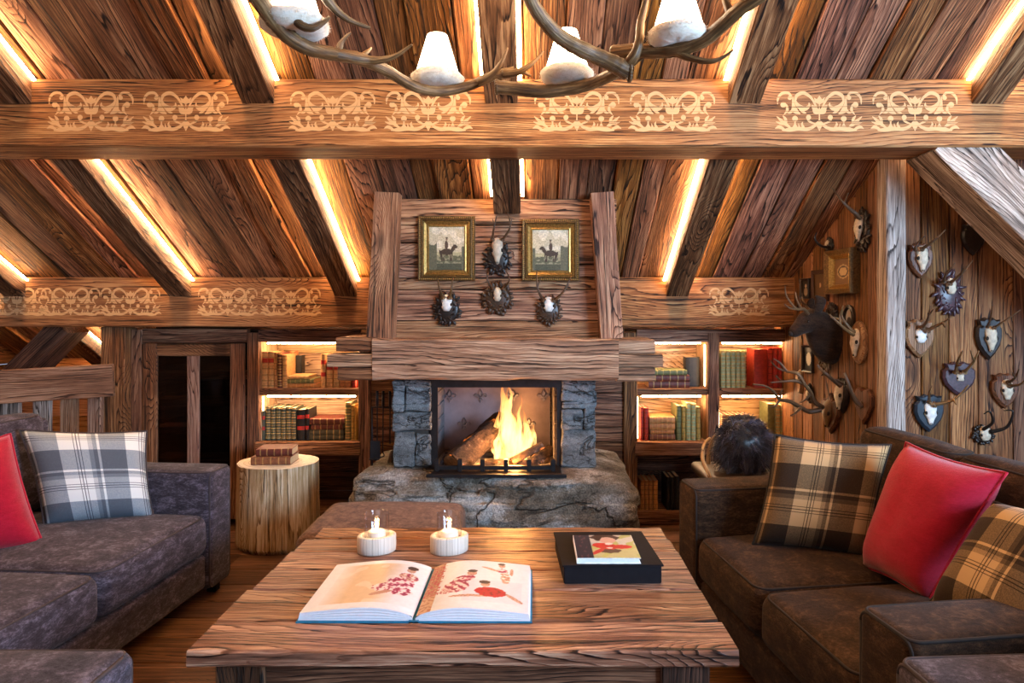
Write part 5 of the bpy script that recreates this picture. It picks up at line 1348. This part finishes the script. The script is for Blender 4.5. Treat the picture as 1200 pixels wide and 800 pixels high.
strophy('long roe skull on tan oval shield, antlers pointing left at the stag head', 1009, 401, ('oval', .135, .195, M_shieldt), (.13, 1.0, .0, M_bone),
        [[sa([(1000, 392, .06), (990, 385, .12), (980, 376, .17), (972, 368, .20)], .0095, .003), sa([(985, 380, .15), (984, 370, .15), (987, 361, .15)], .006, .002)], [sa([(1001, 390, .05), (992, 380, .09), (986, 370, .11), (988, 358, .12)], .009, .003), sa([(989, 377, .10), (979, 372, .13), (973, 372, .15)], .006, .002)]], M_antl)
strophy('large many-tined red deer rack on dark pointed plaque, in front of right bookcase', 976, 484, ('point', .17, .20, M_shieldr), (.14, 1.0, .0, M_antl),
        [[sa([(962, 480, .10), (948, 482, .16), (938, 477, .22), (925, 470, .30), (914, 468, .38), (906, 458, .44), (896, 452, .50), (882, 450, .55)], .013, .003), sa([(938, 478, .24), (932, 484, .28), (926, 487, .32)], .008, .002), sa([(914, 468, .38), (909, 475, .40), (905, 477, .42)], .007, .002), sa([(914, 467, .38), (915, 460, .40), (916, 456, .40)], .006, .002)],
         [sa([(964, 477, .08), (954, 470, .14), (950, 460, .18), (942, 450, .24), (930, 446, .30), (916, 447, .36), (903, 448, .42)], .012, .003), sa([(944, 452, .24), (935, 438, .28), (922, 435, .32), (911, 431, .36), (903, 423, .40)], .009, .002), sa([(922, 435, .32), (914, 425, .35), (906, 420, .38)], .006, .002), sa([(950, 460, .18), (944, 468, .2), (936, 472, .22)], .007, .002), sa([(916, 447, .36), (911, 442, .37), (909, 440, .38)], .005, .002)]], M_antd)
strophy('long dark skull with black antlers on narrow shield, left of the heart-shaped plaque', 990, 463, ('shield', .10, .17, M_carved), (.135, .9, .0, M_bone),
        [[sa([(985, 452, .05), (976, 445, .09), (968, 438, .13), (961, 432, .15), (958, 427, .16)], .011, .004), sa([(966, 437, .13), (962, 440, .14)], .006, .003)], [sa([(987, 450, .04), (981, 446, .07), (972, 443, .10)], .009, .004)]], M_antd)
strophy('heart-shaped wooden plaque with one thick dark antler rising up-left', 1015, 475, ('heart', .14, .17, M_shieldr), (.05, 1.2, .0, M_antd, -.2),
        [[sa([(1009, 476, .03), (1002, 468, .06), (997, 458, .09), (993, 446, .11), (989, 437, .12)], .012, .006)]], M_antd)
strophy('small pale skull on a narrow upright plaque, directly above the big rack', 940, 447, ('oval', .05, .13, M_shieldt), (.07, 1.2, .02, M_bone, -.3), [[sa([(934, 436, .04), (929, 434, .07)], .005, .002)]])
strophy('tiny skull on dark plaque, behind the tines of the big rack', 951, 461, ('carved', .06, .10, M_carved), (.05, 1.2, .0, M_bone, -.3), [])
strophy('ornate dark plaque with short hanging horn, just right of the stag neck', 977, 372, ('carved', .11, .16, M_carved), None, [[sa([(974, 370, .03), (970, 362, .06), (972, 356, .08)], .007, .003)]])

# stag head
t = thing('stag_head', 'mounted dark brown stag head facing left above the cream oval picture', 'mounted head', sideP(972, 405)); L = t.location
def loft(bm, secs, seg=18):
    """secs: (centre, radius across, radius along up, up vector)"""
    rings = []
    for i, (c, ra, rb) in enumerate(secs):
        c = V(c); a = V(secs[max(i-1, 0)][0]); b = V(secs[min(i+1, len(secs)-1)][0]); d_ = (b-a).normalized(); s_ = V((0, 1, 0)); s_ = (s_-d_*s_.dot(d_)).normalized(); u_ = d_.cross(s_)
        rings.append([bm.verts.new(c+s_*math.cos(2*PI*k/seg)*ra+u_*math.sin(2*PI*k/seg)*rb) for k in range(seg)])
    for a_, b_ in zip(rings, rings[1:]):
        for k in range(seg): bm.faces.new((a_[k], a_[(k+1) % seg], b_[(k+1) % seg], b_[k]))
    bm.faces.new(list(reversed(rings[0]))); bm.faces.new(rings[-1])
def hp(px, py, Y): return P(px, py, Y)
bm = new_bm()
loft(bm, [(hp(981, 402, 3.33), .070, .108), (hp(975, 400, 3.32), .078, .112), (hp(968, 394, 3.30), .070, .100), (hp(962, 386, 3.28), .060, .085), (hp(956, 379, 3.26), .054, .070), (hp(950, 376, 3.25), .052, .060), (hp(944, 378, 3.24), .047, .050), (hp(939, 382, 3.235), .037, .040), (hp(934, 386, 3.23), .029, .032), (hp(930, 389, 3.228), .026, .027), (hp(927, 391, 3.225), .018, .018)])
hb = obj('head_and_neck', bm, M_hide, t, True); 
for v in hb.data.vertices: v.co -= L
for (pts, w_) in (([(958, 366, 3.20), (962, 352, 3.19), (957, 346, 3.19)], .024), ([(953, 366, 3.30), (950, 356, 3.31), (952, 349, 3.31)], .020)):
    bm = new_bm(); s_ = spline([hp(*p) for p in pts], 6); n = len(s_)-1; prev = None
    for i, p in enumerate(s_):
        f = i/n; ww = w_*math.sin(PI*(.18+.82*f))**.7+.001; rg = [bm.verts.new(p+V((math.cos(2*PI*k/8)*ww, math.sin(2*PI*k/8)*ww*.4, 0))-L) for k in range(8)]
        if prev:
            for k in range(8): bm.faces.new((prev[k], prev[(k+1) % 8], rg[(k+1) % 8], rg[k]))
        else: bm.faces.new(list(reversed(rg)))
        prev = rg
    bm.faces.new(prev); obj('ear', bm, M_hide, t, True)
for grp in ([[(947, 368, 3.20), (942, 362, 3.17), (934, 362, 3.13), (926, 354, 3.10), (921, 345, 3.08), (920, 335, 3.07)], [(935, 362, 3.14), (926, 361, 3.10), (919, 356, 3.08)], [(939, 362, 3.16), (934, 352, 3.14), (932, 342, 3.13)]],
            [[(951, 366, 3.28), (946, 360, 3.30), (941, 352, 3.32), (940, 343, 3.34)], [(944, 357, 3.31), (939, 354, 3.30), (936, 347, 3.30)]]):
    bm = new_bm()
    for i, pts in enumerate(grp): horn(bm, [hp(*p)-L for p in pts], .0085 if i == 0 else .006, .002, 5, 8, .05)
    obj('antler', bm, M_antd, t, True)
bm = new_bm(); ellipsoid(bm, hp(947, 376.5, 3.185)-L, (.0065, .006, .006)); obj('eye', bm, plain('eye_black', (.01, .006, .004), .1), hb, True)
bm = new_bm(); ellipsoid(bm, hp(926.5, 391, 3.222)-L, (.010, .014, .012)); obj('nose', bm, M_socket, hb, True)
bm = new_bm(); carved(bm, .14, .24, T_(-.012, 0, 0)@Rz(SR)@T_(0, .0, -.02), 13, 5); obj('plaque', bm, M_carvedb, t, True)

# ------------------------------------------------------------------ chair with woolly throw behind the sofa arm
t = thing('cane_chair', 'pale bentwood chair with curved arm behind the arm of the right sofa', 'chair', (.99, 3.22, 0)); L = t.location
def cp(*pts): return [V(p)-L for p in pts]
for (x, y) in ((.80, 3.08), (1.20, 3.08), (.84, 3.42), (1.16, 3.42)):
    bm = new_bm(); horn(bm, cp((x, y, 0), (x+(.99-x)*.06, y, .2), (x+(.99-x)*.1, y, .42)), .013, .016, 4); obj('leg', bm, M_pine, t, True)
bm = new_bm(); rbox(bm, .40, .40, .05, .02, .01, 5, T_(0, .02, .43)); obj('seat', bm, M_carvedb, t, True)
for s_ in (-1, 1):
    bm = new_bm(); tube(bm, spline(cp((.99+s_*.12, 3.37, .58), (.99+s_*.17, 3.28, .565), (.99+s_*.215, 3.12, .53), (.99+s_*.20, 3.06, .47), (.99+s_*.19, 3.08, .42)), 7), .009, 8); obj('armrest', bm, M_pine, t, True)
bm = new_bm(); tube(bm, spline(cp((.86, 3.36, .42), (.87, 3.37, .52), (.91, 3.38, .60), (.99, 3.38, .62), (1.07, 3.38, .60), (1.11, 3.37, .52), (1.12, 3.36, .42)), 6), .011, 8); obj('back_hoop', bm, M_pine, t, True)
# shaggy throw over the chair back
rnd = random.Random(3)
base = V((0, 0, 0)); t = thing('fur_throw', 'shaggy blue-black long-haired fur draped over the chair behind the right sofa arm', 'fur throw', (.985, 3.20, .46))
FR = (.135, .10, .155); FC = V((0, 0, .115))
bm = new_bm(); ellipsoid(bm, FC, (FR[0]*.9, FR[1]*.9, FR[2]*.88), None, 24, 16, .25, 14); obj('hide', bm, M_hornb, t, True)
M_fur = None
def mk_fur():
    m, nt = mat_new('black_fur'); g = G(nt); tn = g.n('ShaderNodeAttribute', attribute_name='tone').outputs['Fac']
    c = g.ramp(tn, [(0, (.010, .007, .010)), (.6, (.035, .028, .042)), (1, (.16, .15, .22))]); g.out(c, .35, spec=.6); return m
M_fur = mk_fur(); bm = new_bm(); tnl = bm.verts.layers.float['tone']
for i in range(5200):
    a = rnd.uniform(0, 2*PI); cz = rnd.uniform(-.75, 1); s_ = math.sqrt(max(0, 1-cz*cz)); n_ = V((s_*math.cos(a), s_*math.sin(a), cz))
    if n_.y > .6 and cz < .4: continue
    lock = V((mn.noise(n_*3.0), mn.noise(n_*3.0+V((7, 0, 0))), mn.noise(n_*3.0+V((0, 7, 0)))))
    p = FC+V((n_.x*FR[0], n_.y*FR[1], n_.z*FR[2]))*.9; d_ = (n_+lock*1.3+V((0, 0, -.25))+V([rnd.uniform(-.25, .25) for _ in range(3)])).normalized()
    ln = rnd.uniform(.025, .05); side = d_.cross(V((rnd.uniform(-1, 1), rnd.uniform(-1, 1), rnd.uniform(-1, 1)))).normalized(); wv = rnd.uniform(.0006, .0013); tone = rnd.uniform(0, .55)+max(0, lock.x)*.8
    prev = None
    for k in range(5):
        f = k/4; q = p+d_*ln*f+V((0, 0, -.018*f*f))+side*math.sin(f*4+a)*.004; w_ = wv*(1-f*.85)
        a_, b_ = bm.verts.new(q-side*w_), bm.verts.new(q+side*w_); a_[tnl] = b_[tnl] = min(1, tone+f*.15)
        if prev: bm.faces.new((prev[0], prev[1], b_, a_))
        prev = (a_, b_)
obj('fur', bm, M_fur, t)
# ------------------------------------------------------------------ fire: grate, logs, flames
HZ = .474
t = thing('fire_grate', 'low black iron grate with upright stubs holding the burning logs', 'grate', P(580, 560, 3.1)); L = t.location.copy(); L.z = HZ; t.location = L
gx0, gx1 = P(512, 0, 3.12).x, P(650, 0, 3.12).x
def pbox(name, parent, mat, *a, bev=.002):
    bm = new_bm(); box(bm, *a, bev=bev); shift(bm, -L); return obj(name, bm, mat, parent)
pbox('tray', t, M_iron, gx0-.02, gx1+.03, 3.04, 3.24, HZ-.004, HZ+.006)
pbox('tray_lip', t, M_iron, gx0-.035, gx1+.05, 3.025, 3.045, HZ-.002, HZ+.012)
pbox('front_bar', t, M_iron, gx0, gx1, 3.115, 3.135, HZ+.012, HZ+.03)
pbox('rear_bar', t, M_iron, gx0, gx1, 3.40, 3.42, HZ+.012, HZ+.03)
for px in (512, 539, 565.5, 593, 620, 648):
    x = P(px, 0, 3.12).x; pbox('upright', t, M_iron, x-.010, x+.010, 3.11, 3.14, HZ+.006, HZ+.06)
for x in (gx0+.01, gx1-.01, (gx0+gx1)/2): pbox('crossbar', t, M_iron, x-.008, x+.008, 3.135, 3.40, HZ+.012, HZ+.026)
def log(label, A, B, r0, r1, seed, half=False):
    A, B = V(A), V(B); t = thing('fire_log', label, 'log', A, 'burning logs'); bm = new_bm(); d = B-A; n = 22; seg = 20; d_ = d.normalized(); s_ = d_.orthogonal().normalized(); u_ = d_.cross(s_); rg_ = []
    for i in range(n+1):
        f = i/n; rg = []
        for k in range(seg):
            a = 2*PI*k/seg; q = s_*math.cos(a)+u_*math.sin(a); r = (r0+(r1-r0)*f)*(1+.22*mn.noise(q*1.6+V((seed, f*2.5, 0)))+.12*mn.noise(q*5+V((seed, f*9, 0)))+.05*mn.noise(q*13+V((seed, f*30, 0))))
            rg.append(bm.verts.new(d*f+q*r))
        rg_.append(rg)
    for a_, b_ in zip(rg_, rg_[1:]):
        for k in range(seg): bm.faces.new((a_[k], a_[(k+1) % seg], b_[(k+1) % seg], b_[k]))
    obj('bark', bm, M_char, t, True)
    for (c, pts, dr) in ((0, 0, -1), (1, 0, 1)):
        bm = new_bm()
        cc = bm.verts.new(d*c+d_*dr*.002); ring = []
        for k in range(seg):
            a = 2*PI*k/seg; q = s_*math.cos(a)+u_*math.sin(a); ring.append(bm.verts.new(d*c+d_*dr*.0015+q*(r1 if c else r0)*.93))
        for k in range(seg): bm.faces.new((cc, ring[k], ring[(k+1) % seg]))
        obj('sawn_end', bm, M_bark2, t)
    return t
M_bark2 = plain('log_end', (.30, .15, .06), .8, nscale=40, nvar=.5)
log('big split log lying up against the fireback, left of the flames', (P(531, 545, 3.20)), (P(588, 494, 3.47)), .060, .056, 1)
log('charred log end low in the middle of the grate', P(566, 549, 3.18), P(640, 541, 3.34), .034, .040, 5)
log('thin log slanting up to the right in front of the flames', P(600, 541, 3.20), P(636, 521, 3.24), .019, .017, 9)
log('short charred log at the right end of the grate', P(618, 548, 3.26), P(646, 527, 3.38), .034, .026, 13)
log('charred log lying deep behind the flames', P(560, 520, 3.42), P(622, 524, 3.48), .045, .040, 17)
rnd = random.Random(11)
t = thing('flame', 'tall orange flames rising from the logs', 'fire', P(600, 545, 3.28)); L = t.location
def tongue(name, base, top, r, bend, seed, sq=.55):
    bm = new_bm(); tn = bm.verts.layers.float['tone']; A, B = V(base), V(top); n = 26; seg = 16; rg_ = []
    for i in range(n+1):
        f = i/n; c = A.lerp(B, f)+V((bend*math.sin(f*PI*1.3)+.010*mn.noise(V((seed, f*5, 0)))*f*2, .008*mn.noise(V((f*5, seed, 0))), 0))
        rr = r*(math.sin(PI*min(1, f*.92+.10))**.8)*(1-f)**.55*(1+.22*mn.noise(V((seed*3, f*8, 2))))+.0006
        rg = []
        for k in range(seg):
            a = 2*PI*k/seg; v_ = bm.verts.new(c+V((math.cos(a)*rr, math.sin(a)*rr*sq, 0))-L); v_[tn] = f; rg.append(v_)
        rg_.append(rg)
    for a_, b_ in zip(rg_, rg_[1:]):
        for k in range(seg): bm.faces.new((a_[k], a_[(k+1) % seg], b_[(k+1) % seg], b_[k]))
    o = obj(name, bm, M_flame, t, True); return o
FL = [((594, 538), (589, 445), 26, .010), ((598, 530), (593, 448), 16, -.006), ((585, 532), (582, 478), 12, -.012), ((604, 542), (598, 470), 15, .010), ((610, 545), (607, 482), 20, .004), ((617, 538), (616, 478), 14, .008), ((613, 546), (620, 500), 12, -.008), ((623, 532), (624, 488), 9, .006), ((600, 548), (596, 505), 18, .0), ((590, 545), (579, 500), 10, -.01), ((611, 540), (609, 462), 8, -.008), ((622, 556), (618, 530), 6, .004), ((583, 545), (576, 515), 8, .003), ((589, 500), (601, 447), 7, .012)]
for i, (b, tp, wpx, bend) in enumerate(FL):
    Y = 3.24+rnd.uniform(0, .12); tongue('flame_tongue', P(*b, Y), P(*tp, Y+.02), wpx/2*Y/FPX, bend, i*3.7+1)
point('fire_light', P(600, 515, 3.27), 10, (1, .42, .12), .06)
point('fire_light', P(604, 540, 3.16), 3, (1, .38, .10), .04)

# fire tools on a stand
YT = 3.30
t = thing('fire_tools', 'black iron fire tools hanging on a stand left of the stone pillar', 'fire tools', P(449, 546, YT)); L = t.location.copy(); L.z = .44; t.location = L
def rod(nm, pts, r, mat=M_iron, par=None, seg=8):
    bm = new_bm(); tube(bm, [V(p)-L for p in pts], r, seg); return obj(nm, bm, mat, par or t, True)
bm = new_bm(); box(bm, P(432, 0, YT).x, P(461, 0, YT).x, YT-.05, YT+.06, .44, .452, .002); shift(bm, -L); obj('base_plate', bm, M_iron, t)
rod('stand_post', [P(436, 546, YT+.02), P(436, 477, YT+.02)], .004); rod('stand_bar', [P(435, 477, YT+.02), P(459, 477, YT+.02)], .004)
for (px, y1, nm) in ((442, 516, 'shovel'), (449, 530, 'poker'), (457, 520, 'brush')):
    r_ = rod(nm, [P(px, 458, YT), P(px, 478, YT), P(px+(0 if nm != 'poker' else -.5), y1, YT)], .0032)
    rod('handle', [P(px, 458, YT), P(px, 476, YT)], .0065, par=r_)
    if nm == 'poker': rod('hook', spline([P(px-.5, 530, YT), P(px+1, 534, YT), P(px-5, 536, YT)], 5), .0032, par=r_)
bm = new_bm(); a, b = P(434, 537, YT-.01), P(446, 516, YT-.01); box(bm, a.x, b.x, YT-.02, YT-.012, a.z, b.z, .003); box(bm, a.x, b.x, YT-.04, YT-.012, a.z, a.z+.004); shift(bm, -L); obj('shovel_blade', bm, M_iron, t)
bm = new_bm(); lathe(bm, [(.006, .055), (.012, .04), (.02, .0), (.0, 0)], 12, P(459, 541, YT)-L+V((0, 0, .0))); obj('brush_head', bm, M_carvedb, t, True)

# ------------------------------------------------------------------ antler chandelier
HUB = V((-.09, 1.32, 2.12))
t = thing('antler_chandelier', 'large chandelier of interlaced antlers with glowing conical shades on sheepskin pads', 'chandelier', HUB)
def ant(specs, name='antler'):
    bm = new_bm(); main = None
    for (pts, r0, r1) in specs:
        horn(bm, [P(*p)-HUB for p in pts], r0*1.12, r1*1.1, 8, 14, .05)
    return obj(name, bm, M_antl, t, True)
def burr(px, py, Y, r, dirx):
    bm = new_bm(); c = P(px, py, Y)-HUB
    for k in range(16):
        a = 2*PI*k/16; ellipsoid(bm, c+V((dirx*.002, math.cos(a)*r, math.sin(a)*r)), (.006, .006, .006), None, 6, 4)
    obj('burr', bm, M_antl, t, True)
ant([([(278, -60, 1.36), (290, -22, 1.38), (305, 2, 1.42), (322, 26, 1.46), (342, 46, 1.50), (366, 58, 1.54), (395, 64, 1.60), (425, 70, 1.66), (455, 84, 1.72), (485, 101, 1.79), (515, 107, 1.82), (548, 101, 1.84), (578, 89, 1.85), (603, 83, 1.85)], .017, .011),
     ([(390, 63, 1.59), (428, 70, 1.64), (448, 70, 1.64), (466, 64, 1.63), (483, 52, 1.62)], .013, .002), ([(396, 63, 1.60), (400, 50, 1.60), (411, 38, 1.60)], .009, .002), ([(420, 68, 1.66), (430, 61, 1.68), (435, 56, 1.7)], .007, .002),
     ([(560, 97, 1.84), (578, 86, 1.83), (588, 72, 1.82), (595, 56, 1.82)], .012, .002), ([(590, 87, 1.85), (608, 84, 1.84), (624, 74, 1.84), (637, 60, 1.84)], .012, .002), ([(596, 86, 1.85), (612, 85, 1.86), (622, 89, 1.87)], .007, .003)])
ant([([(345, -6, 1.47), (345, 12, 1.46), (351, 28, 1.45), (365, 33, 1.45), (378, 27, 1.46), (386, 20, 1.47)], .013, .003), ([(338, 44, 1.5), (344, 20, 1.48), (345, -6, 1.47), (352, -40, 1.46), (420, -150, 1.40)], .011, .009)])
ant([([(372, -40, 1.40), (380, -8, 1.44), (392, 10, 1.46), (410, 24, 1.48), (434, 33, 1.50)], .014, .003)])
burr(583, 102, 1.79, .015, -1)
ant([([(582, 102, 1.79), (604, 104, 1.79), (632, 107, 1.79), (662, 105, 1.79), (690, 99, 1.77), (716, 88, 1.72), (732, 78, 1.68), (752, 62, 1.64), (775, 57, 1.60)], .0165, .012)])
burr(737, 84, 1.62, .019, 1)
ant([([(736, 84, 1.62), (722, 76, 1.61), (700, 66, 1.60), (678, 56, 1.58), (655, 42, 1.56), (636, 22, 1.53), (622, 0, 1.50), (608, -40, 1.46), (590, -110, 1.42)], .019, .012), ([(730, 80, 1.62), (743, 66, 1.60), (749, 48, 1.59), (751, 26, 1.58), (757, 0, 1.57), (762, -30, 1.56)], .013, .005)])
ant([([(718, 62, 1.66), (742, 60, 1.63), (772, 60, 1.60), (800, 57, 1.57), (826, 46, 1.54), (848, 28, 1.51), (868, 10, 1.48), (900, -14, 1.44), (930, -60, 1.38)], .0155, .014), ([(788, 59, 1.58), (808, 68, 1.56), (830, 72, 1.54), (846, 68, 1.53), (860, 58, 1.52)], .009, .002), ([(858, 20, 1.50), (850, 0, 1.50), (846, -20, 1.5)], .009, .005)])
# hub, stays and chain up to the ridge
bm = new_bm(); lathe(bm, [(.02, -.05), (.05, -.03), (.06, 0), (.05, .03), (.02, .06), (.012, .10)], 20); obj('hub', bm, M_antd, t, True)
for q in (P(278, -60, 1.36), P(420, -150, 1.40), P(590, -110, 1.42), P(930, -60, 1.38), P(762, -30, 1.56), P(372, -40, 1.40)):
    bm = new_bm(); horn(bm, [q-HUB, (q-HUB)*.5+V((0, 0, .05)), V((0, 0, 0))], .012, .012, 6); obj('arm', bm, M_antd, t, True)
bm = new_bm(); zt = rz(HUB.y)-HUB.z-.01; k = 0; z = .09
while z < zt-.02:
    ring = [V((math.cos(a)*.012, 0, math.sin(a)*.02+z+.016)) if k % 2 else V((0, math.cos(a)*.012, math.sin(a)*.02+z+.016)) for a in [2*PI*i/12 for i in range(12)]]
    tube(bm, ring+[ring[0]], .003, 6); z += .031; k += 1
tube(bm, [(0, 0, z-.01), (0, 0, zt+.01)], .012, 10); obj('chain', bm, M_iron, t, True)
LR = random.Random(5)
def lamp(px, py, Y, s=1.0):
    """py: underside of the sheepskin pad"""
    c = P(px, py, Y)-HUB
    bm = new_bm(); N0 = 0; seg = 40; prof = [(0, .004), (.03, .0), (.055, .002), (.069, .012), (.071, .024), (.062, .034), (.045, .038), (0, .038)]; prev = None
    for (r, z) in prof:
        if r == 0:
            v_ = bm.verts.new(c+V((0, 0, z*s)))
            if prev:
                for k in range(seg): bm.faces.new((prev[k], prev[(k+1) % seg], v_))
            else: first = v_; prev = None; rg = None
            last = v_; 
            if prev is None: start = v_
            continue
        rg = []
        for k in range(seg):
            a = 2*PI*k/seg; f = 1+.07*mn.noise(V((math.cos(a)*4+px, math.sin(a)*4, z*80)))+LR.uniform(-.015, .015); rg.append(bm.verts.new(c+V((r*s*f*math.cos(a), r*s*f*math.sin(a), z*s+LR.uniform(-.0012, .0012)))))
        if prev is None:
            for k in range(seg): bm.faces.new((start, rg[(k+1) % seg], rg[k]))
        else:
            for k in range(seg): bm.faces.new((prev[k], prev[(k+1) % seg], rg[(k+1) % seg], rg[k]))
        prev = rg
    pad = obj('sheepskin_pad', bm, M_wool, t, True)
    bm = new_bm(); tn = bm.verts.layers.float['tone']                      # short curly wool round the rim
    for i in range(900):
        a = LR.uniform(0, 2*PI); zz = LR.uniform(0, 1); r = .071*math.sin(PI*(.12+.8*zz))**.5; b = c+V((r*math.cos(a), r*math.sin(a), .002+.034*zz))*s+V((0, 0, 0)) if False else c+V((r*s*math.cos(a), r*s*math.sin(a), (.002+.034*zz)*s))
        d_ = (V((math.cos(a), math.sin(a), (zz-.5)*1.4))+V([LR.uniform(-.8, .8) for _ in range(3)])).normalized(); sd = d_.cross(V((0, 0, 1))).normalized(); ln = LR.uniform(.004, .009)
        v1, v2, v3 = bm.verts.new(b-sd*.0009), bm.verts.new(b+sd*.0009), bm.verts.new(b+d_*ln); bm.faces.new((v1, v2, v3))
    obj('wool', bm, M_wool, pad)
    bm = new_bm(); lathe(bm, [(.055, .036), (.056, .038), (.027, .136), (.0262, .136), (.054, .038)], 32, c, 1, 1)
    obj('lamp_shade', bm, M_shade, t, True)
    point('chandelier_bulb', P(px, py, Y)+V((0, 0, .155)), 2.6, (1, .74, .45), .02)
lamp(512.5, 101, 1.84); lamp(664.5, 97, 1.80); lamp(795, 52, 1.565, .98); lamp(345, 40, 1.50, 1.05)
